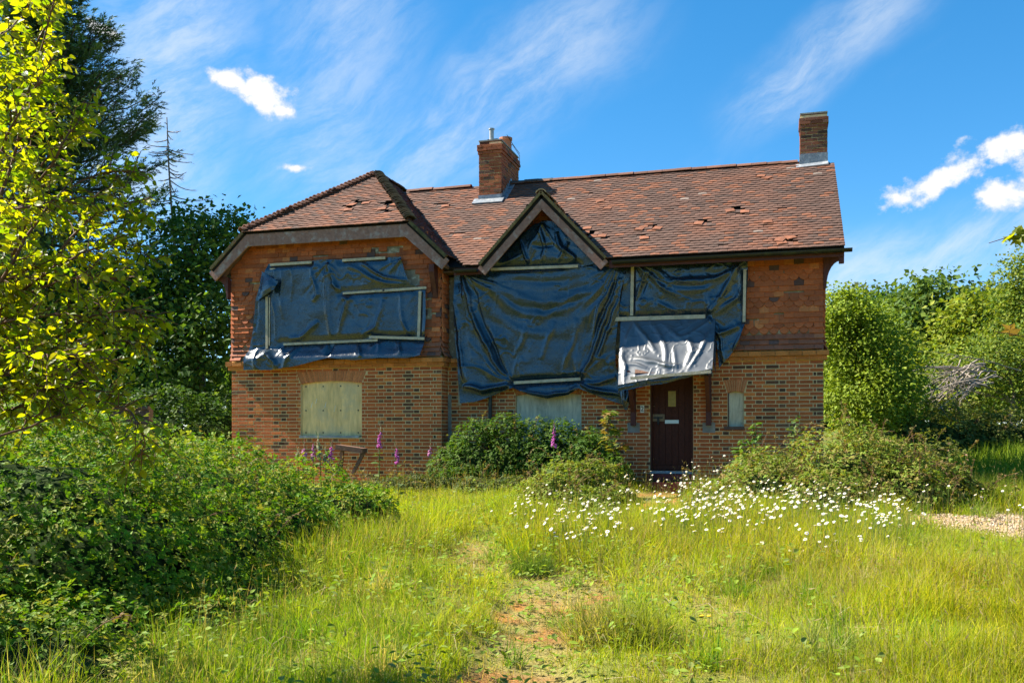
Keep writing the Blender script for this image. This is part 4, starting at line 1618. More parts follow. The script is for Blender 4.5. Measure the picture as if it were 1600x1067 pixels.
MY = -0.06
t2pins = [((804, 598), (906, 592))]
t2 = sheet('tarpaulin', MY, [(713, 420), (740, 424), (768, 421), (830, 420), (905, 414), (945, 407), (986, 409)],
           [(722, 630), (745, 628), (768, 620), (803, 606), (830, 617), (858, 623), (890, 617), (906, 607), (940, 621), (979, 634)],
           [(713, 420), (712, 480), (713, 530), (718, 570), (720, 605), (722, 630)], [(986, 409), (972, 455), (967, 500), (963, 545), (963, 570), (970, 600), (979, 634)], 210, 180,
           'largest black plastic sheet hanging between left wing and porch with sagging lower edge',
           [([(725, 430), (745, 500), (775, 560), (803, 596)], 0.10, 0.05), ([(735, 430), (760, 510), (790, 570), (803, 596)], -0.05, 0.04), ([(715, 470), (722, 560), (728, 600)], 0.08, 0.05),
            ([(975, 420), (950, 500), (925, 565), (907, 592)], 0.09, 0.045), ([(965, 440), (935, 520), (915, 580)], -0.05, 0.04), ([(980, 415), (962, 500), (935, 570)], 0.06, 0.04), ([(967, 425), (940, 480), (930, 540)], 0.05, 0.03),
            ([(725, 605), (755, 612), (785, 604), (803, 597)], 0.13, 0.06), ([(907, 597), (930, 606), (975, 618)], 0.09, 0.05), ([(907, 595), (940, 596), (965, 590)], 0.06, 0.05), ([(806, 606), (830, 613), (858, 617), (890, 612), (905, 604)], 0.08, 0.04),
            ([(777, 440), (778, 540)], 0.012, 0.012), ([(892, 440), (890, 560)], 0.010, 0.012), ([(830, 500), (806, 560)], 0.03, 0.06), ([(870, 505), (845, 565)], 0.03, 0.05), ([(905, 500), (880, 590)], 0.035, 0.05)],
           [(804, 598, -170, -75, 9, 0.5, 1.5, 0.040), (906, 592, -110, -20, 9, 0.5, 1.5, 0.040), (970, 412, 95, 160, 8, 0.7, 1.9, 0.035), (725, 424, 25, 85, 7, 0.7, 1.9, 0.035), (804, 600, 10, 170, 6, 0.15, 0.4, 0.04), (906, 596, 10, 170, 6, 0.15, 0.5, 0.04)],
           t2pins, 9, sag=[((735, 428), (972, 420), 85, 4, 0.022, 0.08), ((725, 440), (975, 440), 100, 2, 0.02, 0.13)], base=0.05, billow=0.05)
batten(t2, (803, 598), (907, 592), MY, 0.055, 0.075)
batten(t2, (718.5, 572), (718.5, 633), 0.03, 0.06, 0.045, 'batten')
# hanging tail beside the porch
t5 = sheet('tarpaulin', MY - 0.08, [(962, 575), (972, 590), (984, 596), (995, 597)], [(972, 625), (976, 640), (981, 641), (984, 628)], [(962, 575), (966, 600), (972, 625)], [(995, 597), (990, 612), (984, 628)], 40, 50,
           'dark tail of plastic hanging in a point beside the left porch bracket', [([(972, 590), (978, 636)], 0.06, 0.04), ([(985, 598), (980, 630)], 0.05, 0.03)], [], [], 21)

t3pins = [((957, 499), (1102, 495)), ((988, 412), (987, 493)), ((1164, 420), (1162, 502))]
t3 = sheet('tarpaulin', MY - 0.02, [(984, 409), (1040, 407), (1100, 405), (1168, 402)], [(967, 503), (1010, 503), (1060, 501), (1100, 499), (1116, 512), (1121, 545), (1124, 575)],
           [(984, 409), (976, 440), (970, 475), (967, 503)], [(1168, 402), (1169, 430), (1166, 470), (1166, 500), (1152, 540), (1138, 560), (1124, 575)], 165, 140,
           'black plastic sheet over the upper window right of the small gable', [([(1000, 415), (1030, 445), (1070, 465)], 0.05, 0.05), ([(1010, 412), (1050, 440), (1120, 435), (1160, 410)], 0.05, 0.06),
            ([(1155, 412), (1130, 460), (1103, 492)], 0.09, 0.05), ([(1165, 430), (1150, 470), (1108, 495)], 0.05, 0.05), ([(1000, 420), (1008, 430), (994, 470)], 0.06, 0.03), ([(1020, 420), (1000, 470)], -0.04, 0.04),
            ([(1105, 497), (1118, 520), (1160, 505)], 0.06, 0.05), ([(1115, 510), (1124, 530), (1128, 570)], 0.05, 0.03), ([(1160, 510), (1145, 545)], 0.04, 0.04), ([(1030, 470), (1060, 485)], 0.03, 0.05)],
           [(1103, 493, -100, -30, 9, 0.3, 0.9, 0.045), (1103, 496, 20, 90, 6, 0.2, 0.6, 0.045), (992, 411, 20, 80, 8, 0.4, 1.1, 0.035), (1166, 404, 100, 165, 7, 0.4, 1.0, 0.035)], t3pins, 14,
           sag=[((995, 412), (1165, 406), 60, 3, 0.022, 0.08)], base=0.04, billow=0.04)
batten(t3, (956, 499), (1102, 494.5), MY - .02, 0.07, 0.075)
batten(t3, (988.5, 412), (987, 493), MY - .02, 0.055, 0.06)
batten(t3, (965.5, 450), (965.5, 495), MY - .02, 0.03, 0.06)
batten(t3, (1164, 421), (1162.5, 503), MY - .02, 0.05, 0.06)
batten(t3, (950, 412), (1110, 401), MY - .02, 0.035, 0.09, 'battengreen')

GYY = -0.14
t4 = sheet('tarpaulin', GYY, [(836, 352), (850, 346), (864, 347)], [(764, 424), (800, 428), (840, 426), (880, 424), (915, 417), (940, 410)], [(836, 352), (815, 372), (790, 400), (764, 424)], [(864, 347), (888, 370), (915, 395), (940, 410)], 130, 110,
           'triangular black plastic sheet nailed inside the small front gable', [([(815, 375), (828, 410)], 0.06, 0.03), ([(845, 355), (855, 390), (850, 412)], 0.05, 0.05), ([(870, 365), (880, 390), (905, 405)], 0.06, 0.045), ([(835, 385), (870, 385)], -0.04, 0.05), ([(890, 380), (875, 410)], 0.05, 0.04),
            ([(780, 412), (820, 400)], 0.03, 0.04)], [(905, 405, 120, 230, 8, 0.2, 0.8, 0.04), (828, 414, -110, -40, 7, 0.2, 0.7, 0.04), (850, 350, 50, 130, 6, 0.2, 0.7, 0.03)], [((768, 421), (903, 416))], 31, base=0.03, billow=0.05)
batten(t4, (767, 421), (903, 416), GYY, 0.05, 0.07)

# sheet over the porch canopy: falls outwards from the wall to the front edge
ctl, ctr = U(970, 502, -0.13), U(1118, 498, -0.13)
cbr, cbl = U(1113, 577, -0.84), U(966, 602, -0.84)
nu, nv = 150, 110
uu, vv = np.meshgrid(np.linspace(0, 1, nu), np.linspace(0, 1, nv), indexing='ij')
Pc = ((1 - uu) * (1 - vv))[..., None] * ctl + (uu * (1 - vv))[..., None] * ctr + (uu * vv)[..., None] * cbr + ((1 - uu) * vv)[..., None] * cbl
nc = nrm(np.cross(ctr - ctl, cbl - ctl))
if nc[1] > 0:
    nc = -nc
a_, b_ = uu * 1.55, vv * 1.1
wa = a_ + 0.10 * (fbm(a_ * 3, b_ * 3, 40, 2) - .5)
wb_ = b_ + 0.10 * (fbm(a_ * 3, b_ * 3, 44, 2) - .5)
Dc = 0.02 + 0.05 * (fbm(a_ * 2.2, b_ * 2.2, 50, 3) - 0.3)
for pts, amp, w in (([(0.25, 0.0), (0.1, 0.4)], 0.06, 0.05), ([(0.22, 0.0), (0.6, 0.62)], 0.07, 0.05), ([(0.5, 0.0), (0.75, 0.5), (0.8, 1.0)], 0.04, 0.05), ([(0.2, 0.7), (0.7, 0.85), (1.0, 0.95)], 0.07, 0.04), ([(0.1, 0.75), (0.5, 0.9)], 0.04, 0.03),
                    ([(1.15, 0.4), (1.2, 0.7), (1.1, 1.0)], 0.05, 0.06), ([(1.5, 0.3), (1.3, 0.8), (1.15, 1.05)], 0.05, 0.04), ([(0.7, 0.1), (1.1, 0.5)], 0.035, 0.05), ([(0.9, 0.6), (0.95, 1.0)], 0.03, 0.04), ([(0.05, 0.5), (0.1, 1.0)], 0.06, 0.05),
                    ([(1.5, 0.0), (1.2, 0.35), (0.9, 0.4)], 0.03, 0.04)):
    d, t = poly_dist(wa, wb_, pts)
    q = d / w
    Dc += amp * np.sin(np.pi * np.clip(t, 0.02, .98)) ** .5 / (1 + 2.2 * q ** 3)
cr_ = np.abs(fbm(a_ * 5, b_ * 5, 60, 3) - 0.5)
Dc += 0.010 * np.exp(-(cr_ / 0.04) ** 2)
Pc = Pc + nc * (0.62 * Dc)[..., None]
# front edge turns down over the batten, left corner hangs lower
tc_ = thing('tarpaulin', (float(ctl[0]), -0.5, 1.9), 'plastic sheet draped over the porch canopy, its lower half shining white in the sun', 'tarpaulin', 'plastic sheets over the house walls')
obj('plastic_sheet', Pc.reshape(-1, 3), grid_faces(nu, nv), M['scuffed'], tc_, smooth=True)
e0 = Pc[:, -1]
drop = np.linspace(0, 1, 14)[None, :, None]
hang_ = (0.10 + 0.05 * fbm(uu[:, 0] * 6, 0 * uu[:, 0], 70, 2) - 0.05 * uu[:, 0])[:, None, None]
Vl = e0[:, None] + np.concatenate([0 * drop, 0.10 * drop + 0.02 * np.sin(drop * 9), -drop], -1) * np.concatenate([hang_, hang_, hang_], -1)
Vl[..., 1] += 0.02 * (fbm(uu[:, :14] * 14, vv[:, :14] * 40, 3.0, 3) - .5)
obj('hanging_edge', Vl.reshape(-1, 3), grid_faces(nu, 14), M['tarp'], tc_, smooth=True)
sf = np.stack([np.linspace(0, 1, 20)] * 24, 0)[..., None]
lf = Pc[0][::max(1, nv // 24)][:24]
Vs_ = lf[:, None] + sf * np.array([0.02, 0.14, -0.20]) * np.linspace(0.1, 1, 24)[:, None, None]
Vs_[..., 0] += 0.04 * (fbm(sf[..., 0] * 4, np.linspace(0, 4, 24)[:, None] + 0 * sf[..., 0], 8.0, 2) - .5)
obj('side_flap', Vs_.reshape(-1, 3), grid_faces(24, 20), M['tarp'], tc_, smooth=True)
rf_ = Pc[-1][::max(1, nv // 24)][:24]
Vs_ = rf_[:, None] + sf * np.array([0.04, 0.16, -0.22]) * np.linspace(0.1, 1, 24)[:, None, None]
obj('side_flap', Vs_.reshape(-1, 3), grid_faces(24, 20), M['tarp'], tc_, smooth=True)
batten(tc_, (985, 591), (1111, 580.5), -0.93, 0.05, 0.03, 'batten')

# ------------------------------------------------------------------ vegetation tools
# leaf shapes: x across, y along, z up; unit length
RH_V = np.array([(0, 0, 0), (-.36, .45, .07), (0, 1, -.06), (.36, .45, .07)], float)
RH_F = np.array([[0, 2, 1], [0, 3, 2]])
# three-leaflet bramble sprig


def trifoliate():
    V, F = [], []
    for a, s, y0 in ((0, 1.0, .3), (1.15, .85, .2), (-1.15, .85, .2)):
        ca, sa = math.cos(a), math.sin(a)
        for (x, y, z) in ((0, 0, 0), (-.30, .42, .07), (0, .9, -.08), (.30, .42, .07)):
            X, Y = x * s, y * s
            V.append((X * ca + Y * sa, y0 - X * sa + Y * ca, z - 0.05 * abs(a)))
        k = len(V) - 4
        F += [[k, k + 2, k + 1], [k, k + 3, k + 2]]
    return np.array(V, float), np.array(F)


TR_V, TR_F = trifoliate()
# ovate leaf with a midrib fold and drooping tip
OV_V = np.array([(0, 0, 0), (0, .33, -.03), (0, .68, -.05), (0, 1, -.14), (-.27, .25, .05), (-.30, .5, .03), (-.15, .8, -.04), (.27, .25, .05), (.30, .5, .03), (.15, .8, -.04)], float)
OV_F = np.array([[0, 1, 4], [4, 1, 5], [1, 2, 5], [5, 2, 6], [2, 3, 6], [0, 7, 1], [7, 8, 1], [1, 8, 2], [8, 9, 2], [2, 9, 3]])
# lobed maple-like leaf
MA_V = np.array([(0, 0, 0), (-.45, .12, .03), (-.25, .35, .03), (-.55, .62, -.02), (-.18, .62, .02), (0, 1, -.08), (.18, .62, .02), (.55, .62, -.02), (.25, .35, .03), (.45, .12, .03), (0, .45, -.02)], float)
MA_F = np.array([[10, i + 1, i] for i in range(9)] + [[10, 0, 9]])


def rand_dirs(n, rg):
    v = rg.normal(size=(n, 3))
    return nrm(v)


def leaves(pos, normal, direc, size, proto, colr, rg, jn=0.6, jd=0.6, aspect=1.0):
    n = len(pos)
    nn = nrm(nrm(normal) + jn * rg.normal(size=(n, 3)))
    dd = nrm(nrm(direc) + jd * rg.normal(size=(n, 3)))
    Mx = frames(nn, dd) * np.asarray(size).reshape(-1, 1, 1)
    Mx[:, :, 0] *= aspect
    return Mx, pos, colr


def pal(n, rg, cols, jit=0.25, w=None):
    cols = np.array(cols, float)
    i = rg.choice(len(cols), n, p=w)
    j = rg.choice(len(cols), n, p=w)
    t = rg.random((n, 1)) * 0.5
    c = cols[i] * (1 - t) + cols[j] * t
    return c * (1 - jit + 2 * jit * rg.random((n, 1)))


def soup(name, Mx, pos, c, proto, mat, parent=None, **kw):
    V, F, C = batch(proto[0], proto[1], Mx, pos, c)
    return obj(name, V, F, mat, parent, col=C, **kw)


def loose_leaves(name, Mx, pos, c, proto, matname, parent, nmax, rest):
    """the leaves that show largest are pieces of their own, the others one mass"""
    sx, sy, sz = PX(pos)
    seen = (sx > 5) & (sx < 1595) & (sy > 5) & (sy < 1060) & (sz > 1)
    score = np.where(seen, np.linalg.norm(Mx[:, :, 1], axis=1) / np.maximum(sz, .5) * (0.4 + np.abs(np.einsum('ij,ij->i', Mx[:, :, 2], nrm(CAM - pos)))), -1)
    idx = np.argsort(-score)[:nmax]
    idx = idx[score[idx] > 0]
    me = raw_mesh(name, proto[0], proto[1], M[matname + '_obj'])
    for i in idx:
        place_single(name, me, Mx[i], pos[i], c[i], parent)
    k = np.ones(len(pos), bool)
    k[idx] = False
    return soup(rest, Mx[k], pos[k], c[k], proto, M[matname], parent, kind='stuff')


GREEN_BR = [(0.050, 0.090, 0.016), (0.075, 0.120, 0.020), (0.105, 0.130, 0.028)]


def bush(name, lobes, n, lsize, cols, label, category='bush', group=None, single=0, proto=(TR_V, TR_F), seed=1, canes=0, shoots=None, hull=True, rough=0.16, up=0.55):
    """lobes: (Xc, Zc, r across, r deep, top z) mounds standing on the ground"""
    rg = np.random.default_rng(seed)
    L = []
    for (Xc, Zc, rx, ry, top) in lobes:
        x, y = CW(Xc, Zc)
        g = float(ground_z(x, y))
        L.append((x, y, g - 0.15, rx, ry, max(top - g + 0.15, 0.1)))
    L = np.array(L)
    area = L[:, 3] * L[:, 4] + (L[:, 3] + L[:, 4]) * L[:, 5] * 0.9
    k = rg.choice(len(L), int(n * 1.7), p=area / area.sum())
    d = rand_dirs(len(k), rg)
    d[:, 2] = np.abs(d[:, 2])
    rr = 1 - np.abs(rg.normal(0, rough, len(k))) + 0.05
    c, s = L[k, :3], L[k, 3:]
    P = c + d * s * rr[:, None]
    bump = fbm(P[:, 0] * 1.8, P[:, 1] * 1.8, P[:, 2] * 1.8, 3) - 0.5
    P = P + d * (bump * 0.55)[:, None] * np.minimum(1, s.min(1))[:, None]
    ok = np.ones(len(P), bool)
    for i in range(len(L)):
        q = np.linalg.norm((P - L[i, :3]) / L[i, 3:], axis=1)
        ok &= (q > 0.80) | (k == i)
    gz = ground_z(P[:, 0], P[:, 1])
    ok &= P[:, 2] > gz - 0.02
    hole = fbm(P[:, 0] * 3.2, P[:, 1] * 3.2, P[:, 2] * 3.2 + 9, 2)
    ok &= (hole > 0.36) | (rg.random(len(P)) < 0.25)
    P, d = P[ok][:n], d[ok][:n]
    nn = nrm(d + np.array([0, 0, up]))
    dd = nrm(np.cross(rand_dirs(len(P), rg), nn) + 0.6 * d + np.array([0, 0, -0.25]))
    sz = lsize * (0.6 + 0.8 * rg.random(len(P)))
    cc = pal(len(P), rg, cols, 0.22)
    patch = fbm(P[:, 0] * 0.9, P[:, 1] * 0.9, P[:, 2] * 0.9, 3)[:, None]
    cc = cc * (0.75 + 0.5 * patch)
    x, y = L[0, 0], L[0, 1]
    root = thing(name, (x, y, float(ground_z(x, y))), label, category, group)
    Mx, pos, cc = leaves(P, nn, dd, sz, proto, cc, rg, 0.45, 0.5)
    Ms, Ps, Cs = [Mx], [pos], [cc]
    # arching canes and young shoots that break the outline
    tubes = []
    for i in range(canes):
        b = rg.integers(len(P))
        for _ in range(20):
            b = rg.integers(len(P))
            if d[b, 2] > 0.45:
                break
        p0 = P[b]
        dr = nrm(d[b] * np.array([.7, .7, 1]) + np.array([0, 0, .5]) + 0.5 * rg.normal(size=3))
        ln = rg.uniform(0.2, 0.55) * (1.0 if shoots is None else shoots)
        t = np.linspace(0, 1, 6)[:, None]
        pts = p0 + dr * ln * t + np.array([0, 0, -0.35]) * ln * t ** 2
        tubes.append(tube(pts, np.linspace(.004, .002, 6), 4))
        m = max(4, int(ln * 22))
        tt = rg.uniform(0.15, 1, m)[:, None]
        lp = p0 + dr * ln * tt + np.array([0, 0, -0.35]) * ln * tt ** 2
        ld = nrm(np.cross(rand_dirs(m, rg), dr) + 0.6 * dr)
        ln_ = nrm(np.array([0, 0, 1.0]) + 0.4 * rg.normal(size=(m, 3)))
        a, p, q = leaves(lp, ln_, ld, lsize * rg.uniform(.55, 1.0, m), proto, pal(m, rg, [(0.14, 0.15, 0.035), (0.19, 0.16, 0.05), (0.17, 0.10, 0.05)], .2), rg, .3, .3)
        Ms.append(a)
        Ps.append(p)
        Cs.append(q)
    Mx, pos, cc = np.concatenate(Ms), np.concatenate(Ps), np.concatenate(Cs)
    if single:
        loose_leaves('leaf', Mx, pos, cc, proto, 'leaf', root, single, 'foliage')
    else:
        soup('foliage', Mx, pos, cc, proto, M['leaf'], root)
    if tubes:
        V, F, _ = join(tubes)
        obj('cane', V, F, M['twig'], root, kind='stuff')
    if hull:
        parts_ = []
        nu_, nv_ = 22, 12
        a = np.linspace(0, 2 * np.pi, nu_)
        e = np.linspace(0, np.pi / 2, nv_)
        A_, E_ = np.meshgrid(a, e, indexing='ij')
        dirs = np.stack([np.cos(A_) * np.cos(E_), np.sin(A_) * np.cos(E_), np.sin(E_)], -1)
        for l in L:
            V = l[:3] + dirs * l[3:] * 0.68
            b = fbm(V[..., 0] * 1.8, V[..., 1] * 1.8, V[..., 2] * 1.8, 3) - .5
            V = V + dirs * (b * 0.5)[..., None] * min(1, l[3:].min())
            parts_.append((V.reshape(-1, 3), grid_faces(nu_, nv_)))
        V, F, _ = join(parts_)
        obj('inner_shade_hull', V, F, M['shade_hull'], root, smooth=True, kind='stuff')  # added dark hull: blocks the view through, shaded interior put into its colour
    return root


def tree(name, base, height, lobes, nclump, per, lsize, cols, label, trunk=0.18, seed=1, csize=0.6, proto=(RH_V, RH_F), category='tree', group=None, mat='leaf', limbs=10, flat=0.7, crown_name='crown', trunk_mat='bark', core=True, jn=0.7):
    """lobes: (dx, dy, z, rx, ry, rz) ellipsoids relative to the base; leaves gather in clumps"""
    rg = np.random.default_rng(seed)
    base = np.array(base, float)
    root = thing(name, base, label, category, group)
    L = np.array(lobes, float)
    vol = L[:, 3] * L[:, 4] * L[:, 5]
    k = rg.choice(len(L), nclump, p=vol ** .8 / (vol ** .8).sum())
    d = rand_dirs(nclump, rg)
    r = rg.random(nclump) ** (1 / 4.5)
    r = np.where(rg.random(nclump) < 0.75, 0.72 + 0.32 * rg.random(nclump), r)
    C = base + L[k, :3] + d * L[k, 3:] * r[:, None]
    C = C + rg.normal(0, 0.12, C.shape) * csize
    out = nrm(C - (base + L[k, :3]) * 1.0)
    cs = csize * (0.55 + 0.9 * rg.random(nclump))
    n = nclump * per
    ci = np.repeat(np.arange(nclump), per)
    off = np.clip(rg.normal(0, 0.5, (n, 3)), -.95, .95) * cs[ci][:, None] * np.array([1, 1, flat])
    P = C[ci] + off
    nn = nrm(out[ci] * 0.5 + np.array([0, 0, 0.8]) + 0.3 * nrm(off))
    dd = nrm(out[ci] + 0.6 * nrm(off) + np.array([0, 0, -0.3]))
    cc = pal(n, rg, cols, 0.2) * (0.85 + 0.3 * rg.random((nclump, 1)))[ci]
    Mx, pos, cc = leaves(P, nn, dd, lsize * (0.6 + 0.8 * rg.random(n)), proto, cc, rg, jn, 0.6)
    soup(crown_name, Mx, pos, cc, proto, M[mat], root)
    # trunk and limbs
    top = L[:, 2].max() * 0.9
    w = np.cumsum(rg.normal(0, 0.03 * height / 8, (8, 2)), 0)
    t = np.linspace(0, 1, 8)
    cx_ = np.average(L[:, :2], axis=0, weights=vol)
    pts = np.stack([base[0] + w[:, 0] + cx_[0] * t, base[1] + w[:, 1] + cx_[1] * t, base[2] - 0.2 + (top + .2) * t], 1)
    V, F = tube(pts, trunk * (1 - 0.8 * t) * np.where(t < 0.1, 1.3, 1), 9)
    obj('trunk', V, F, M[trunk_mat], root, smooth=True)
    far = np.argsort(rg.random(nclump))[:limbs]
    tb = []
    for i in far:
        h = np.clip((C[i, 2] - base[2]) / max(top, .1) - 0.25, 0.15, 0.85)
        p0 = np.array([np.interp(h, t, pts[:, j]) for j in range(3)])
        mid = (p0 + C[i]) / 2 + np.array([0, 0, 0.08 * height * rg.random()])
        tb.append(tube([p0, mid * .6 + p0 * .4, mid * .6 + C[i] * .4, C[i]], trunk * np.array([.42, .3, .2, .07]), 6))
    V, F, _ = join(tb)
    obj('limb', V, F, M[trunk_mat], root, kind='stuff', smooth=True)
    return root


# ------------------------------------------------------------------ big bramble thicket on the left
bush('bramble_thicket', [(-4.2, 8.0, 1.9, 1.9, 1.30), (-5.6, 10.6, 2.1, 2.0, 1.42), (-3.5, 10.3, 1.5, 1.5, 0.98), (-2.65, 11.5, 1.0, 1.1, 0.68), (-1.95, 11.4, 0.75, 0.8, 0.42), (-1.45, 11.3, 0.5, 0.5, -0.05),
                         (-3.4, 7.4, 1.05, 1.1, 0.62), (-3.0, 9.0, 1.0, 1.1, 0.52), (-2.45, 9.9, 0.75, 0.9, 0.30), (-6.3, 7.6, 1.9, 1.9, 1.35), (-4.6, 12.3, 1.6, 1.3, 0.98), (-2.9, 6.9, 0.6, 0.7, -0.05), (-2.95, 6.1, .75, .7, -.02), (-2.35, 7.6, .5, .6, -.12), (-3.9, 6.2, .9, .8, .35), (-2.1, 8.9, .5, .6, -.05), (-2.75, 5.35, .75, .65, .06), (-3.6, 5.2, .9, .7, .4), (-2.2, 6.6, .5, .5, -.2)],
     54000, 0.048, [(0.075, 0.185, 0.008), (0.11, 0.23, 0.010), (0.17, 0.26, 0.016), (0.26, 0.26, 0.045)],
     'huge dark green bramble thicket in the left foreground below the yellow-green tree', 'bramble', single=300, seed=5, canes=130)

# low scrub along the foot of the house
wx, wy = CC(-4.9, -0.8)
lob = []
for (px_, Zc, r, top) in ((712, 17.2, .55, .85), (745, 16.9, .7, 1.22), (790, 16.8, .75, 1.36), (835, 16.7, .7, 1.30), (880, 16.5, .7, 1.25), (925, 16.3, .55, 1.10), (720, 16.4, .6, .42), (955, 15.9, .45, .65)):
    q = W(px_, 676, Zc)
    a, b = CC(q[0], q[1])
    lob.append((a, b, r, .5, top))
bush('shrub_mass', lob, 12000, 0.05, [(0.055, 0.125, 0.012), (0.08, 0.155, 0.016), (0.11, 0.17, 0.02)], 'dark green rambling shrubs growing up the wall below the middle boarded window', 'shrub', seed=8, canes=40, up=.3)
lob = []
for (px_, Zc, r, top) in ((600, 16.2, .6, .22), (650, 16.3, .6, .26), (700, 16.2, .6, .25), (750, 15.9, .6, .30), (800, 15.6, .5, .32), (560, 15.6, .5, .2)):
    q = W(px_, 676, Zc)
    a, b = CC(q[0], q[1])
    lob.append((a, b, r, .5, top))
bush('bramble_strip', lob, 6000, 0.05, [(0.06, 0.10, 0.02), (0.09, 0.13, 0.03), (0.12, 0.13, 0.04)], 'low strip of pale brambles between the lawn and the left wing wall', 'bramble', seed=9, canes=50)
lob = []
for (px_, Zc, r, top) in ((890, 14.6, .65, .55), (930, 14.8, .55, .62), (860, 14.2, .6, .36), (960, 14.3, .4, .25), (905, 13.6, .6, .22)):
    q = W(px_, 676, Zc)
    a, b = CC(q[0], q[1])
    lob.append((a, b, r, .55, top))
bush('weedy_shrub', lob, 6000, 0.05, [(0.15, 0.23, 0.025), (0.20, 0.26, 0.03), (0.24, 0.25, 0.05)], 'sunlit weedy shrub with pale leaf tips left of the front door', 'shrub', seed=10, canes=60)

# bramble mound right of the door
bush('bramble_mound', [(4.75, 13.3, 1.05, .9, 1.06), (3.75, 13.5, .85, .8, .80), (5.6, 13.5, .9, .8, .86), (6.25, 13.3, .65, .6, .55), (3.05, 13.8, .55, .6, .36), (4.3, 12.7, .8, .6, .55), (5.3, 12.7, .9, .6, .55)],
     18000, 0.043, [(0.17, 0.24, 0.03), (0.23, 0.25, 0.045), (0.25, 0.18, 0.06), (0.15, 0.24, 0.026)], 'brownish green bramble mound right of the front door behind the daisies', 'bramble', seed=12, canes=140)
# bank of brambles beyond the right end of the house
lob = []
for (px_, Zc, r, top) in ((1400, 24, 1.4, 1.55), (1450, 24.5, 1.5, 1.85), (1510, 25, 1.5, 1.85), (1570, 25, 1.5, 1.65), (1640, 25, 1.6, 1.45), (1710, 25, 1.6, 1.3), (1350, 18.6, .9, .85), (1400, 19.0, .9, .85), (1450, 22, 1.0, .95), (1320, 18.2, .6, .8)):
    q = W(px_, 676, Zc)
    a, b = CC(q[0], q[1])
    lob.append((a, b, r, 1.1, top))
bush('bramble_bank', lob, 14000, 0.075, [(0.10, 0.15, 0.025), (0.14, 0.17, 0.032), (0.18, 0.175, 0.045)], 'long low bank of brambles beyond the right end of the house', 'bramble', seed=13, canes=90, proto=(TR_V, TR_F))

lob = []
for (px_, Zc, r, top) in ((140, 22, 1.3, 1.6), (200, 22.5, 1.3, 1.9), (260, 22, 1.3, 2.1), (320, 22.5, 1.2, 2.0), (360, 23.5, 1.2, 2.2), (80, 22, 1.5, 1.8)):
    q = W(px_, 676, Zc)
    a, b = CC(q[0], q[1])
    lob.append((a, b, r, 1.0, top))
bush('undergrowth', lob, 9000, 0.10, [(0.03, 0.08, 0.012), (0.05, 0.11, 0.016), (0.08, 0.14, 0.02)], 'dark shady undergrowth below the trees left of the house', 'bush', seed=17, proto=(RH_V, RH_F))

# ------------------------------------------------------------------ trees behind


def gbase(px_, Zc):
    q = W(px_, 676, Zc)
    return np.array([q[0], q[1], float(ground_z(q[0], q[1]))])


def zat(py_, Zc):
    return CAM[2] + (HOR - py_) / FPX * Zc


def lob_px(px_, py_, Zc, rx_px, ry_px, base, depth=1.0):
    q = W(px_, py_, Zc)
    rx = rx_px / FPX * Zc
    rz = ry_px / FPX * Zc
    return (q[0] - base[0], q[1] - base[1], q[2] - base[2], rx, rx * depth, rz)


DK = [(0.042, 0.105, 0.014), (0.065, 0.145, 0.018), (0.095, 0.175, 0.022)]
MD = [(0.06, 0.115, 0.018), (0.085, 0.145, 0.022), (0.115, 0.165, 0.03)]
YG = [(0.14, 0.205, 0.016), (0.185, 0.235, 0.022), (0.23, 0.25, 0.03)]

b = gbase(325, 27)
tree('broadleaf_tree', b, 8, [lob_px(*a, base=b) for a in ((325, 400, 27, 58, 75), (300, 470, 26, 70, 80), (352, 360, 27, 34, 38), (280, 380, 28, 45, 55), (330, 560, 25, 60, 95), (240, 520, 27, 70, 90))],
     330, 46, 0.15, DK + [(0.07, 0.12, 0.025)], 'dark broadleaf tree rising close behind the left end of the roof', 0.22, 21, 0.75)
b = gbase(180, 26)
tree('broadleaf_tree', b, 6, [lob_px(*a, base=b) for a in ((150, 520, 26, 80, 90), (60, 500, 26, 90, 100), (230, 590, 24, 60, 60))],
     240, 40, 0.16, DK, 'dark shady tree filling the gap between the conifer and the bramble thicket', 0.2, 22, 0.8)


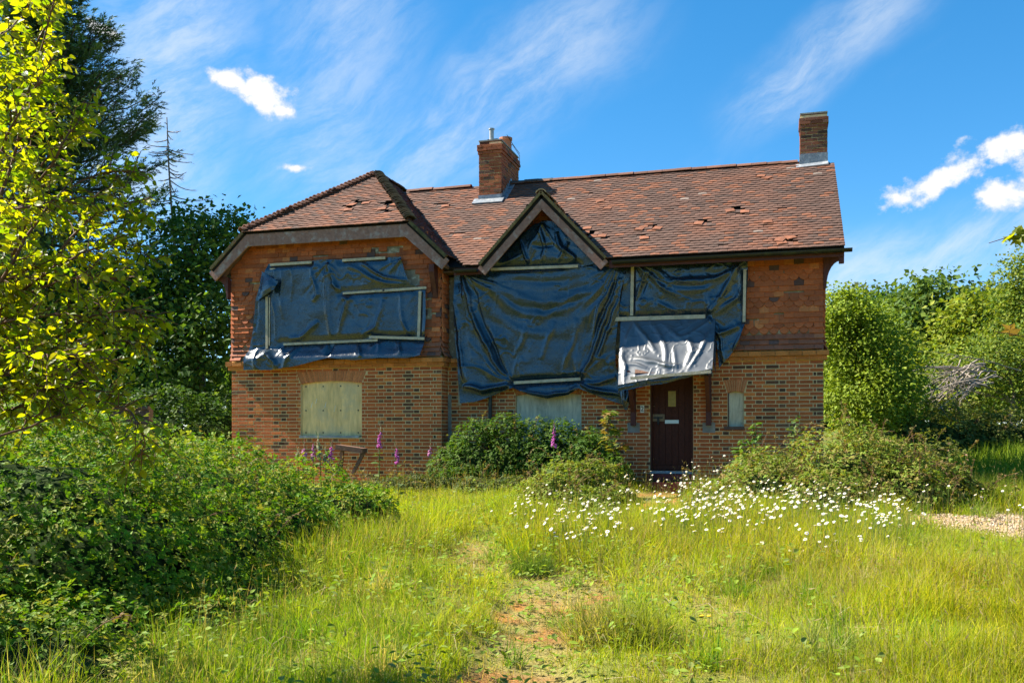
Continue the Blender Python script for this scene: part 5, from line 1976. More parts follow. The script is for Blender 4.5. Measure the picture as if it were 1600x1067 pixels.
def conifer(px_, Zc, top_py, rbase, label, seed):
    rg = np.random.default_rng(seed)
    b = gbase(px_, Zc)
    H = zat(top_py, Zc) - b[2]
    root = thing('conifer', b, label, 'tree')
    Ms, Ps, Cs, tb = [], [], [], []
    nb = 250 if px_ > 0 else 60
    for i in range(nb):
        h = rg.random() ** 0.85
        z = b[2] + H * (0.04 + 0.94 * h)
        rmax = rbase * ((1 - h) ** 0.72) * (0.75 + 0.45 * rg.random()) + 0.35
        a = rg.uniform(0, 2 * np.pi)
        d = np.array([math.cos(a), math.sin(a), 0])
        rise = 0.25 + 0.5 * h
        p0 = np.array([b[0], b[1], z])
        t = np.linspace(0, 1, 5)[:, None]
        pts = p0 + d * rmax * t + np.array([0, 0, 1.0]) * rmax * (rise * t * 0.6 - 0.25 * t ** 2 + 0.3 * t ** 4)
        tb.append(tube(pts, np.linspace(0.05, 0.012, 5), 4))
        m = int(36 + 64 * rmax)
        tt = rg.random(m) ** 0.55
        base_ = np.stack([np.interp(tt, t[:, 0], pts[:, j]) for j in range(3)], 1)
        side = np.cross(d, [0, 0, 1.0])
        sp = rg.normal(0, 0.30, m) * (1.15 - 0.75 * tt) * max(1, rmax * .5)
        pos = base_ + side * sp[:, None] + np.array([0, 0, 1.0]) * rg.normal(-0.02, 0.13, m)[:, None] - d * np.abs(sp)[:, None] * 0.5
        dr = nrm(d + side * np.sign(sp)[:, None] * 0.55 + np.array([0, 0, 0.42]) + 0.25 * rg.normal(size=(m, 3)))
        nn = nrm(np.array([0, 0, 1.0]) - 0.3 * d + 0.5 * rg.normal(size=(m, 3)))
        sz = 0.27 * (0.6 + 0.7 * rg.random(m))
        Mx = frames(nn, dr) * sz[:, None, None]
        Mx[:, :, 0] *= 0.42
        Ms.append(Mx)
        Ps.append(pos)
        Cs.append(pal(m, rg, [(0.030, 0.068, 0.024), (0.046, 0.090, 0.030), (0.066, 0.108, 0.034)], .25) * (1 + 0.9 * (tt[:, None] > 0.85) * rg.random((m, 1))))
    # feathered plate: a leaf with saw edges reads as a cypress spray
    fv = np.array([(0, 0, 0), (-.5, .42, .03), (-.07, .36, 0), (-.36, .86, 0), (0, .62, 0), (0, 1.1, -.03), (.36, .86, 0), (.07, .36, 0), (.5, .42, .03)], float)
    ff = np.array([[0, 2, 1], [0, 8, 7], [2, 4, 3], [7, 6, 4], [2, 7, 5]])
    soup('crown', np.concatenate(Ms), np.concatenate(Ps), np.concatenate(Cs), (fv, ff), M['needle'], root)
    V, F, _ = join(tb)
    obj('branch', V, F, M['bark'], root, kind='stuff')
    V, F = tube(np.stack([np.full(6, b[0]), np.full(6, b[1]), b[2] - .2 + np.linspace(0, H * .97, 6)], 1), np.linspace(.3, .03, 6), 9)
    obj('trunk', V, F, M['bark'], root, smooth=True)
    return root


conifer(62, 29, -55, 6.1, 'tall dark feathery conifer behind the yellow-green tree at the left edge', 31)
conifer(-150, 31, -60, 4.5, 'second dark conifer mostly outside the left edge of the photo', 32)

# bare dead spruce
b = gbase(277, 31)
root = thing('dead_tree', b, 'slender bare dead tree standing against the sky left of the house', 'tree')
rg = np.random.default_rng(77)
H = zat(182, 31) - b[2]
t = np.linspace(0, 1, 9)
tx = W(277, 676, 31)
trunk_pts = np.stack([b[0] + 0.16 * np.sin(t * 5) - .25 * t ** 2, b[1] + 0 * t, b[2] + H * t], 1)
V, F = tube(trunk_pts, 0.095 * (1 - .9 * t) + .006, 7)
obj('trunk', V, F, M['deadbark'], root, smooth=True)
for i in range(64):
    h = 0.5 + 0.49 * rg.random() ** .8
    if rg.random() < .22:
        continue
    p0 = np.array([np.interp(h, t, trunk_pts[:, j]) for j in range(3)])
    a = rg.uniform(0, 2 * np.pi)
    ln = (1.9 * (1.03 - h) / 0.5 + 0.22) * rg.uniform(.3, 1.25)
    d = np.array([math.cos(a), math.sin(a), 0])
    tt = np.linspace(0, 1, 6)[:, None]
    pts = p0 + d * ln * tt + np.array([0, 0, 1.0]) * ln * (-0.55 * tt + 0.42 * tt ** 2) * rg.uniform(.4, 1.3)
    pr = [tube(pts, np.linspace(.022, .009, 6), 4)]
    for _ in range(5):
        q = rg.uniform(.3, .95)
        s = np.array([np.interp(q, tt[:, 0], pts[:, j]) for j in range(3)])
        e = s + nrm(d + 1.2 * rg.normal(size=3) * [1, 1, .4]) * ln * 0.22
        pr.append(tube([s, (s + e) / 2 + [0, 0, -.01], e], [.005, .004, .003], 3))
    V, F, _ = join(pr)
    obj('branch', V, F, M['deadbark'], root)

# light green tree just past the right gable end
b = gbase(1345, 23.8)
tree('leafy_tree', b, 5, [lob_px(*a, base=b) for a in ((1325, 530, 23.8, 46, 60), (1322, 490, 23.8, 34, 36), (1372, 560, 23.8, 50, 60), (1345, 620, 23.4, 60, 45), (1400, 620, 24, 32, 40), (1318, 450, 23.8, 15, 22), (1350, 500, 23.8, 26, 30))],
     360, 70, 0.088, [(0.19, 0.27, 0.02), (0.25, 0.31, 0.03), (0.15, 0.22, 0.02)], 'bright green bushy tree just past the right gable end', 0.10, 41, 0.5)
tspec = [
    ('woodland_tree', 1462, 58, ((1462, 496, 58, 66, 62), (1440, 536, 57, 60, 60), (1490, 536, 57, 50, 60), (1470, 576, 56, 70, 45)), MD, 'round-topped mid green tree standing highest in the middle of the wood', 420, 30, .34),
    ('woodland_tree', 1395, 66, ((1385, 506, 66, 50, 45), (1350, 516, 66, 40, 50), (1415, 516, 65, 36, 60), (1390, 566, 64, 80, 50)), MD + DK, 'duller green trees left of the round-topped one in the wood', 380, 26, .36),
    ('woodland_tree', 1345, 70, ((1345, 496, 70, 40, 38), (1320, 516, 70, 40, 50), (1340, 576, 70, 60, 60)), [(0.09, 0.11, 0.03), (0.12, 0.13, 0.04)], 'brownish green treetop seen above the leafy tree beside the gable', 200, 26, .36),
    ('woodland_tree', 1540, 52, ((1545, 511, 52, 48, 50), (1515, 536, 51, 40, 60), (1550, 576, 50, 70, 50), (1575, 536, 52, 36, 60)), YG, 'yellower green tree right of the round-topped one in the wood', 380, 30, .32),
    ('woodland_tree', 1520, 75, ((1520, 486, 75, 40, 32), (1560, 484, 75, 40, 30), (1490, 506, 75, 40, 40)), [(0.05, 0.085, 0.03), (0.07, 0.10, 0.035)], 'grey-green treetops showing far behind the wood', 220, 24, .38),
    ('woodland_tree', 1600, 38, ((1626, 436, 38, 44, 52), (1613, 496, 38, 50, 60), (1668, 456, 38, 60, 80), (1638, 556, 37, 70, 50), (1708, 516, 38, 60, 90)), YG + MD, 'tall bright green tree at the right edge of the photo', 460, 76, .13),
    ('woodland_tree', 1440, 40, ((1440, 596, 40, 50, 40), (1400, 586, 41, 40, 50), (1480, 616, 39, 50, 32)), YG, 'low sunny green tree under the round-topped one', 240, 36, .22),
    ('woodland_tree', 1760, 42, ((1760, 476, 42, 70, 90), (1740, 556, 42, 80, 60)), MD, 'green tree beyond the right edge of the photo', 200, 34, .28),
]
for i, (nm, bx, bz, lb, cols, label, nc_, per, ls) in enumerate(tspec):
    b = gbase(bx, bz)
    tree(nm, b, 10, [lob_px(*a, base=b) for a in lb], nc_, per, ls, cols, label, 0.3, 50 + i, 1.35 if bz > 45 else 0.9, group='trees of the wood at the right', flat=.6)
# old apple tree with a tangle of dead boughs
b = gbase(1578, 27)
root = tree('apple_tree', b, 3, [lob_px(*a, base=b) for a in ((1560, 560, 27, 45, 30), (1600, 580, 27, 50, 40), (1520, 560, 27.3, 40, 26), (1480, 585, 27.6, 34, 22), (1590, 620, 26.6, 34, 22), (1640, 590, 27, 50, 50))],
            190, 50, 0.09, MD + YG, 'old apple tree with a twisted trunk and grey dead boughs', 0.16, 71, 0.6, trunk_mat='deadbark')
rg = np.random.default_rng(78)
for i in range(30):
    s = W(1535 + rg.normal(0, 18), 582 + rg.normal(0, 14), 25.4 + rg.normal(0, .5))
    e = W(1430 + rg.normal(20, 30), 612 + rg.normal(0, 26), 24.8 + rg.normal(0, .5))
    mid = (s + e) / 2 + np.array([0, 0, rg.uniform(-.05, .32)])
    tt = np.linspace(0, 1, 8)[:, None]
    pts = (1 - tt) ** 2 * s + 2 * tt * (1 - tt) * mid + tt ** 2 * e + rg.normal(0, .02, (8, 3))
    pr = [tube(pts, np.linspace(.03, .007, 8) * rg.uniform(.5, 1.2), 5)]
    for _ in range(6):
        q = rg.uniform(.2, 1)
        p = np.array([np.interp(q, tt[:, 0], pts[:, j]) for j in range(3)])
        pr.append(tube([p, p + nrm(nrm(e - s) + .9 * rg.normal(size=3)) * rg.uniform(.15, .5)], [.009, .004], 4))
    V, F, _ = join(pr)
    obj('dead_bough', V, F, M['deadbark'], root, smooth=True)

# distant wood so that no bare horizon shows, and the one behind the camera that the plastic mirrors
rg = np.random.default_rng(91)


def far_wood(name, pts, n, hmin, hmax, size, cols):
    P = []
    for _ in range(n):
        i = rg.integers(len(pts) - 1)
        t = rg.random()
        x = pts[i][0] * (1 - t) + pts[i + 1][0] * t + rg.normal(0, 3)
        y = pts[i][1] * (1 - t) + pts[i + 1][1] * t + rg.normal(0, 3)
        top = hmin + (hmax - hmin) * fbm(x * .12, y * .12, 3.0, 3)
        P.append((x, y, float(ground_z(x, y)) + top * rg.random() ** .7))
    P = np.array(P)
    nn = nrm(rg.normal(size=P.shape) + [0, 0, .8])
    Mx, pos, cc = leaves(P, nn, rand_dirs(n, rg), size * (.6 + .8 * rg.random(n)), None, pal(n, rg, cols, .3), rg)
    soup(name, Mx, pos, cc, (RH_V * [1.6, 1, 1], RH_F), M['leaf'], None, kind='stuff')


far_wood('distant_wood', [(-130, 60), (-60, 75), (0, 85), (40, 90), (110, 75), (160, 30)], 15000, 5, 9, 1.5, MD)
far_wood('wood_across_lane', [(-90, -40), (-60, -70), (-10, -80), (50, -75), (90, -40)], 16000, 4.5, 8, 1.5, [(0.018, 0.045, 0.012), (0.03, 0.062, 0.016)])

# low dark wall glimpsed behind the brambles
p, q = W(-150, 648, 20.5), W(236, 650, 20)
gz0_ = float(ground_z(p[0], p[1]))
st = []
root = thing('garden_wall', ((p[0] + q[0]) / 2, (p[1] + q[1]) / 2, gz0_), 'low dark wall glimpsed behind the top of the bramble thicket', 'wall')
V, F, _ = join([bar((p[0], p[1], gz0_ + .8), (q[0], q[1], gz0_ + .8), 1.5, .2), bar((p[0], p[1], gz0_ + 1.585), (q[0], q[1], gz0_ + 1.585), .07, .3)])
obj('wall_body', V, F, material('dark_brickwork', (0.085, 0.06, 0.055), .9, .1, .4, 16, .5, 30), root, kind='stuff')

# ------------------------------------------------------------------ young tree at the left edge, leaves lit from behind
rg = np.random.default_rng(101)
NEAR_Z = 5.4
b = gbase(-140, NEAR_Z)
root = thing('young_tree', b, 'young tree with yellow-green backlit leaves reaching in from the left edge', 'tree')
stems_ = [  # main shoots, traced where they run, each at its own depth
    ([(-140, 900), (-80, 640), (-20, 420), (20, 240), (60, 90), (92, -20)], 5.2, .022),
    ([(-140, 900), (-60, 600), (20, 400), (90, 300), (150, 270), (215, 268)], 5.0, .016),
    ([(-140, 900), (-90, 560), (-50, 330), (-30, 160), (-10, 20), (0, -60)], 5.8, .02),
    ([(-60, 600), (40, 450), (130, 390), (200, 380), (255, 415)], 5.1, .012),
    ([(-60, 640), (60, 540), (150, 490), (210, 480), (245, 500)], 4.9, .012),
    ([(-80, 660), (40, 600), (120, 560), (190, 530), (235, 545)], 5.3, .012),
    ([(-80, 700), (20, 640), (80, 600), (130, 580), (180, 560)], 5.0, .010),
    ([(20, 400), (60, 290), (100, 220), (140, 160)], 5.1, .010),
    ([(-20, 420), (30, 330), (70, 250), (110, 200), (150, 190)], 5.5, .010),
    ([(-50, 330), (0, 200), (40, 110), (70, 40), (100, -10)], 5.6, .010),
    ([(-30, 300), (30, 180), (60, 130), (85, 90)], 5.0, .008),
    ([(0, 480), (70, 420), (130, 350), (180, 320), (225, 350)], 5.2, .010),
    ([(-60, 520), (20, 470), (90, 440), (150, 430), (215, 440)], 4.8, .010),
    ([(-80, 560), (10, 520), (80, 500), (140, 470), (190, 455)], 5.4, .009),
    ([(-90, 480), (-20, 380), (30, 350), (90, 340), (140, 330)], 5.6, .009),
    ([(-90, 420), (-30, 300), (10, 260), (50, 220), (80, 170)], 5.9, .009),
    ([(-60, 250), (-20, 150), (20, 120), (50, 60)], 5.3, .008),
    ([(-100, 640), (-20, 590), (40, 560), (100, 540), (160, 515)], 5.1, .009),
    ([(-60, 700), (60, 660), (150, 630), (205, 640), (232, 690), (200, 730)], 4.7, .007),
    ([(-60, 660), (20, 640), (60, 650), (95, 640), (120, 620)], 5.0, .007),
    ([(-120, 620), (-40, 520), (30, 500), (100, 490), (170, 500), (225, 520)], 4.9, .009),
    ([(-120, 560), (-50, 460), (20, 430), (80, 410), (150, 400), (200, 420)], 5.0, .009),
    ([(-110, 700), (-40, 620), (30, 600), (110, 600), (150, 610)], 4.8, .008),
    ([(-110, 480), (-60, 400), (0, 330), (60, 320), (120, 310), (170, 300)], 4.9, .009),
    ([(-90, 360), (-40, 260), (0, 220), (40, 170), (60, 120)], 4.9, .008),
    ([(-90, 200), (-40, 100), (0, 60), (40, 20), (60, -20)], 5.2, .008),
    ([(-120, 600), (-60, 560), (0, 545), (60, 550), (120, 555), (170, 560)], 4.7, .008),
]
Ms, Ps, Cs = [], [], []
for (pp, Zc, rr) in stems_:
    ctrl = np.array([W(x_, y_, Zc + 0.25 * math.sin(i * 1.7 + Zc * 9)) for i, (x_, y_) in enumerate(pp)])
    pts = resample(ctrl, 24)
    pts[1:-1] = (pts[:-2] + pts[1:-1] * 2 + pts[2:]) / 4
    pts = pts + rg.normal(0, .006, pts.shape)
    V, F = tube(pts, np.linspace(rr, .003, 24), 6)
    obj('branch', V, F, M['twig'], root, smooth=True)
    seg = pts[3:]
    length = np.linalg.norm(np.diff(seg, axis=0), axis=1).sum()
    tw = []
    nside = int(length / 0.032)
    for i in range(nside):
        k_ = rg.uniform(0.1, 1.0) * (len(seg) - 1)
        j = int(min(k_, len(seg) - 2))
        p0 = seg[j] + (seg[j + 1] - seg[j]) * (k_ - j)
        ax = nrm(seg[j + 1] - seg[j])
        sd = nrm(np.cross(ax, rand_dirs(1, rg)[0]))
        dr = nrm(ax * 0.8 + sd * 0.8 + np.array([0, 0, .15]))
        ln = rg.uniform(.10, .34) * (1.1 - 0.6 * k_ / len(seg))
        e = p0 + dr * ln + np.array([0, 0, -.03])
        tw.append(tube([p0, (p0 + e) / 2 + [0, 0, .01], e], [.0035, .0028, .0018], 4))
        m = max(4, int(ln / 0.030))
        tt = np.linspace(.2, 1, m)
        lp = p0 + (e - p0) * tt[:, None]
        sgn = np.where(np.arange(m) % 2 == 0, 1, -1)[:, None]
        sd2 = nrm(np.cross(dr, [0, 0, 1.0]))
        ld = nrm(dr * .7 + sgn * sd2 * .75 + np.array([0, 0, -.45]) + .25 * rg.normal(size=(m, 3)))
        ln_ = nrm(np.array([0, 0, .8]) + .55 * rg.normal(size=(m, 3)) + sgn * sd2 * .3)
        sz = rg.uniform(.038, .072, m) * np.where(tt > .9, .8, 1)
        c_ = pal(m, rg, [(0.18, 0.235, 0.012), (0.25, 0.285, 0.014), (0.31, 0.30, 0.016), (0.11, 0.19, 0.014)], .18)
        Ms.append(frames(ln_, ld) * sz[:, None, None])
        Ps.append(lp)
        Cs.append(c_)
    if tw:
        V, F, _ = join(tw)
        obj('twig', V, F, M['twig'], root, kind='stuff')
loose_leaves('leaf', np.concatenate(Ms), np.concatenate(Ps), np.concatenate(Cs), (OV_V, OV_F), 'leafn', root, 300, 'foliage')
print('near leaves', sum(len(p) for p in Ps))

# young maple just outside the right edge: two of its branches reach into the picture
b = gbase(1830, 5.4)
root = thing('young_maple', b, 'near maple of which only green and orange lobed leaves reach in at the right edge', 'tree')
tk = np.array([b, b + [.03, 0, .8], b + [-.02, .02, 1.7], b + [.02, 0, 2.6], b + [0, .03, 3.4]])
obj('trunk', *tube(tk, [.045, .04, .032, .022, .008], 8), M['bark'], root, smooth=True)
me = raw_mesh('leaf', MA_V, MA_F, M['leafn_obj'])
MGR, MOR = [(0.16, 0.20, 0.02), (0.22, 0.24, 0.02)], [(0.20, 0.23, 0.02), (0.45, 0.18, 0.03), (0.28, 0.24, 0.03)]
for pp, Zc, nleaf, cols in (([(1835, 400), (1740, 378), (1640, 370), (1590, 366), (1545, 380)], 5.5, 30, MGR), ([(1835, 600), (1740, 562), (1650, 540), (1600, 525), (1552, 518)], 5.3, 16, MOR),
                            ([(1835, 330), (1780, 240), (1730, 180)], 5.5, 26, MGR), ([(1835, 480), (1900, 400), (1980, 350)], 5.4, 26, MGR)):
    pts = resample(np.array([W(x_, y_, Zc) for x_, y_ in pp]), 16)
    pts[0] = [np.interp(pts[0, 2], tk[:, 2], tk[:, k_]) for k_ in range(2)] + [pts[0, 2]]
    obj('branch', *tube(pts, np.linspace(.010, .002, 16), 5), M['twig'], root)
    for i in range(nleaf):
        k_ = rg.uniform(2.0, 15)
        j = int(min(k_, 14))
        p0 = pts[j] + (pts[j + 1] - pts[j]) * (k_ - j)
        ld = nrm(nrm(pts[j + 1] - pts[j]) + .8 * rg.normal(size=3) + [0, 0, -.1])
        fr = frames(nrm(np.array([[0, -.5, .8]]) + .4 * rg.normal(size=(1, 3))), ld[None])[0]
        place_single('leaf', me, fr * rg.uniform(.06, .11), p0 - np.array(root.location), pal(1, rg, cols, .15)[0], root)

# ------------------------------------------------------------------ meadow
rg = np.random.default_rng(202)
GB_V = np.array([(-.5, 0, 0), (.5, 0, 0), (-.36, .5, 0), (.36, .5, 0), (0, 1, 0)], float)


def in_bush(x, y):
    X, Z = CC(x, y)
    m = np.zeros(np.shape(x), bool)
    for (a, b_, rx, ry, top) in [(-4.2, 8.0, 1.9, 1.9, 0), (-3.5, 10.3, 1.5, 1.5, 0), (-2.65, 11.5, 1.0, 1.1, 0), (-1.95, 11.4, .75, .8, 0), (-3.4, 7.4, 1.05, 1.1, 0), (-3.0, 9.0, 1.0, 1.1, 0), (-2.45, 9.9, .75, .9, 0), (-2.95, 6.1, .75, .7, 0), (-2.35, 7.6, .5, .6, 0), (-3.9, 6.2, .9, .8, 0), (-2.75, 5.35, .75, .65, 0), (-3.6, 5.2, .9, .7, 0),
                                 (-6.3, 7.6, 1.9, 1.9, 0), (-5.6, 10.6, 2.1, 2, 0), (4.75, 13.3, 1.05, .9, 0), (3.75, 13.5, .85, .8, 0), (5.6, 13.5, .9, .8, 0)]:
        m |= ((X - a) / rx) ** 2 + ((Z - b_) / ry) ** 2 < 0.8
    return m


def grow(n, zmin, zmax, spread, power):
    Z = zmin + (zmax - zmin) * rg.random(n) ** power
    X = (rg.random(n) * 2 - 1) * spread * (Z + 1.2)
    x, y = CW(X, Z)
    ok = ~in_bush(x, y) & (y < -0.12) & ~((y > -.5) & (x < XJ))
    ok &= ~((x > XL) & (x < XJ) & (y > WY - .1))
    return x[ok], y[ok], Z[ok]


def blades(x, y, h, w, colr, lean, curl=0.5):
    """tapering blades that bend over towards the tip, as one mass"""
    n = len(x)
    z = ground_z(x, y) - 0.01
    a = rg.uniform(0, 2 * np.pi, n)
    dx, dy = np.cos(a), np.sin(a)
    la = np.abs(rg.normal(0, lean, n))
    f = rg.uniform(0, 2 * np.pi, n)
    sx, sy = np.cos(f), np.sin(f)
    V = np.zeros((n, 5, 3))
    for k_, (u, t) in enumerate([(-.5, 0), (.5, 0), (-.36, .5), (.36, .5), (0, 1)]):
        hor = la * t * (0.45 + curl * t) * h
        V[:, k_, 0] = x + dx * hor + sx * u * w
        V[:, k_, 1] = y + dy * hor + sy * u * w
        V[:, k_, 2] = z + h * t * np.sqrt(np.clip(1 - (la * t * .7) ** 2, .15, 1))
    o = (np.arange(n) * 5)[:, None]
    F = [np.array([[0, 1, 3, 2]]) + o, np.array([[2, 3, 4]]) + o]
    return V.reshape(-1, 3), F, np.repeat(colr, 5, 0)


x, y, Z = grow(420000, 4.4, 17.0, 0.60, 1.0)
pm = path_mask(x, y)
gm = gravel_mask(x, y)
keep = rg.random(len(x)) > np.clip(0.60 * pm + 0.93 * gm + 0.42 * soil_patch(x, y) * np.clip(pm * 2 + .35 * (Z < 8.5), 0, 1), 0, .97)
tuft = fbm(x * 2.1, y * 2.1, 12.0, 3)
keep &= rg.random(len(x)) < np.clip((tuft - 0.22) * 3.2, 0.35, 1)
x, y, Z, pm, tuft = x[keep], y[keep], Z[keep], pm[keep], tuft[keep]
n = len(x)
tall = fbm(x * 0.55 + 9, y * 0.55, 5.0, 3)
h = (0.09 + 0.36 * tall * tuft * 2) * (0.45 + 0.9 * rg.random(n) ** 1.4) * (1 - 0.65 * pm)
h *= 1 - 0.30 * sstep(Z, 11.5, 14.0)
X_, _ = CC(x, y)
h *= np.where((Z < 8) & (np.abs(X_) < 2.2), 0.62, 1)
bx_, by_ = CW(X_, Z + 0.55)
h *= 1 - 0.5 * path_mask(bx_, by_)
for dz in (.5, 1.1, 1.7):
    bx_, by_ = CW(X_ * (1 + dz / Z), Z + dz)
    h *= 1 - 0.38 * gravel_mask(bx_, by_)
dry = np.clip(fbm(x * 0.8 + 30, y * 0.8, 1.0, 4) * 1.25 - 0.32 + 0.35 * pm + 0.12 * (Z < 8), 0.05, 0.85)
isdry = rg.random(n) < dry * 0.62
g = pal(n, rg, [(0.25, 0.315, 0.010), (0.32, 0.36, 0.012), (0.15, 0.245, 0.012), (0.39, 0.38, 0.018)], .18)
s = pal(n, rg, [(0.34, 0.29, 0.12), (0.27, 0.215, 0.08), (0.40, 0.34, 0.17)], .2)
c = np.where(isdry[:, None], s, g)
c = c * (0.70 + 0.62 * fbm(x * 1.1 + 70, y * 1.1, 6.0, 3))[:, None] * np.stack([0.84 + 0.32 * fbm(x * .7, y * .7, 44, 3), np.ones(n), np.ones(n)], 1)
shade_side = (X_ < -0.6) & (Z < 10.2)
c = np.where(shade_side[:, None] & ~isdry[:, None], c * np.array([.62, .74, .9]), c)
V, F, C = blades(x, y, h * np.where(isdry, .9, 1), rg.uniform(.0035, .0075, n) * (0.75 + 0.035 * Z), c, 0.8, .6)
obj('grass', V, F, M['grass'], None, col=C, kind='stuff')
print('blades', n)
n = 16000
X_, Z_ = rg.uniform(4.2, 17, n), rg.uniform(15, 24, n)
x, y = CW(X_, Z_)
k = (x > XR + .4) & (y < 12)
x, y = x[k], y[k]
V, F, C = blades(x, y, rg.uniform(.25, .6, len(x)), rg.uniform(.012, .02, len(x)), pal(len(x), rg, [(0.14, 0.22, 0.02), (0.19, 0.25, 0.02)], .2), .9, .7)
obj('long_grass', V, F, M['grass'], None, col=C, kind='stuff')
# tall flowering grass stalks
x, y, Z = grow(9000, 5.0, 16.5, .62, .8)
k = (path_mask(x, y) < .3) & (gravel_mask(x, y) < .3) & (rg.random(len(x)) < fbm(x * .7, y * .7, 20, 3) * 1.4)
x, y, Z = x[k], y[k], Z[k]
n = len(x)
h = rg.uniform(.3, .62, n) * np.where(Z < 8, .75, 1)
V, F, C = blades(x, y, h, rg.uniform(.002, .0032, n) * (1 + .03 * Z), pal(n, rg, [(0.30, 0.27, 0.10), (0.20, 0.21, 0.05), (0.33, 0.24, 0.13)], .2), .3, .3)
tips = V.reshape(-1, 5, 3)
hp = tips[:, 4]
dirn = nrm(tips[:, 4] - (tips[:, 2] + tips[:, 3]) / 2)
hm = frames(nrm(rg.normal(size=(n, 3))), dirn) * rg.uniform(.03, .07, n)[:, None, None]
hm[:, :, 0] *= .13
V2, F2, C2 = batch(RH_V, RH_F, hm, hp - dirn * .03, pal(n, rg, [(0.33, 0.26, 0.14), (0.26, 0.2, 0.12), (0.25, 0.25, 0.09)], .2))
V, F, C = join([(V, F, C), (V2, F2, C2)])
obj('seeding_grass', V, F, M['grass'], None, col=C, kind='stuff')
# broad-leaved weeds between the grass
x, y, Z = grow(2400, 4.8, 15.5, .6, .9)
k = (gravel_mask(x, y) < .4) & (rg.random(len(x)) < np.clip(fbm(x * .9 + 50, y * .9, 2, 3) * 3 - 1.0, 0.03, 1))
x, y = x[k], y[k]
per = 9
n = len(x)
ci = np.repeat(np.arange(n), per)
a = rg.uniform(0, 2 * np.pi, n * per)
hh = rg.uniform(.03, .26, n * per)
P = np.stack([x[ci] + .05 * np.cos(a), y[ci] + .05 * np.sin(a), ground_z(x, y)[ci] + hh], 1)
dd = np.stack([np.cos(a), np.sin(a), rg.uniform(-.2, .6, len(a))], 1)
Mx, pos, cc = leaves(P, np.array([[0, 0, 1.0]]) + 0 * P, dd, rg.uniform(.025, .07, len(a)), None, pal(len(a), rg, [(0.17, 0.27, 0.02), (0.22, 0.30, 0.03), (0.20, 0.25, 0.06)], .2), rg, .3, .2)
soup('weeds', Mx, pos, cc, (OV_V, OV_F), M['leaf'], None, kind='stuff')
# flattened straw on the trodden strip and by the left thicket
x, y, Z = grow(60000, 4.6, 13.5, .5, .9)
X_, _ = CC(x, y)
k = rg.random(len(x)) < np.clip(path_mask(x, y) * .9 + .8 * ((X_ < -.4) & (X_ > -2.6) & (Z < 7.6)) * fbm(x * 1.5, y * 1.5, 3, 3), 0, 1)
x, y = x[k], y[k]
n = len(x)
V, F, C = blades(x, y, rg.uniform(.06, .22, n), rg.uniform(.003, .006, n), pal(n, rg, [(0.42, 0.34, 0.18), (0.33, 0.26, 0.13), (0.30, 0.27, 0.09)], .25), 1.15, .9)
V[:, 2] -= 0.35 * (V[:, 2] - ground_z(V[:, 0], V[:, 1]))
obj('straw', V, F, M['grass'], None, col=C, kind='stuff')
# tussocks and dead bents that break the evenness of the meadow
parts_ = []
for _ in range(150):
    Zc = rg.uniform(5.4, 13.5)
    x0, y0 = CW(rg.uniform(-.3, .56) * (Zc + .6), Zc)
    if in_bush(np.array([x0]), np.array([y0]))[0]:
        continue
    m = int(rg.uniform(50, 150))
    a, rr = rg.uniform(0, 2 * np.pi, m), rg.uniform(.05, .16) * np.sqrt(rg.random(m))
    pc = [[(0.10, 0.21, 0.015), (0.15, 0.26, 0.02)], [(0.30, 0.37, 0.02), (0.24, 0.33, 0.02)], [(0.50, 0.42, 0.22), (0.40, 0.33, 0.15)], [(0.30, 0.30, 0.12), (0.22, 0.30, 0.05)]][rg.choice(4, p=[.38, .32, .14, .16])]
    parts_.append(blades(x0 + rr * np.cos(a), y0 + rr * np.sin(a), rg.uniform(.14, .34) * rg.uniform(.4, 1.2, m), rg.uniform(.003, .008, m), pal(m, rg, pc, .2), 1.0, .7))
for _ in range(110):
    Zc = rg.uniform(5.3, 9.5)
    x0, y0 = CW(rg.uniform(-.32, .4) * Zc, Zc)
    a = rg.uniform(0, 2 * np.pi)
    ln = rg.uniform(.15, .5)
    g0, g1 = float(ground_z(x0, y0)), float(ground_z(x0 + ln * math.cos(a), y0 + ln * math.sin(a)))
    v, f = tube([(x0, y0, g0 + .02), (x0 + ln * .5 * math.cos(a + .1), y0 + ln * .5 * math.sin(a + .1), (g0 + g1) / 2 + rg.uniform(.03, .12)), (x0 + ln * math.cos(a), y0 + ln * math.sin(a), g1 + .03)], [.003, .0026, .0015], 3)
    parts_.append((v, f, np.array([0.42, 0.36, 0.24])))
V, F, C = join(parts_)
obj('tussocks', V, F, M['grass'], None, col=C, kind='stuff')
# pebbles on the gravel patch
n = 2600
a, r = rg.uniform(0, 2 * np.pi, n), np.sqrt(rg.random(n)) * 1.15
x, y = CW(6.1 + r * np.cos(a) * 1.3, 11.5 + r * np.sin(a) * 1.2)
Mx = np.einsum('nij,nj->nij', frames(rand_dirs(n, rg), rand_dirs(n, rg)), rg.uniform(.012, .04, (n, 3)))
octV = np.array([(1, 0, 0), (-1, 0, 0), (0, 1, 0), (0, -1, 0), (0, 0, 1), (0, 0, -1)], float) * .6
octF = np.array([[0, 2, 4], [2, 1, 4], [1, 3, 4], [3, 0, 4], [2, 0, 5], [1, 2, 5], [3, 1, 5], [0, 3, 5]])
V, F, C = batch(octV, octF, Mx, np.stack([x, y, ground_z(x, y) + .006], 1), pal(n, rg, [(0.40, 0.29, 0.18), (0.33, 0.24, 0.16), (0.46, 0.38, 0.28)], .2))
obj('gravel', V, F, material('pebbles', 'col', .9, .15, .15, 40), None, col=C, kind='stuff')

# ------------------------------------------------------------------ ox-eye daisies, each one a thing


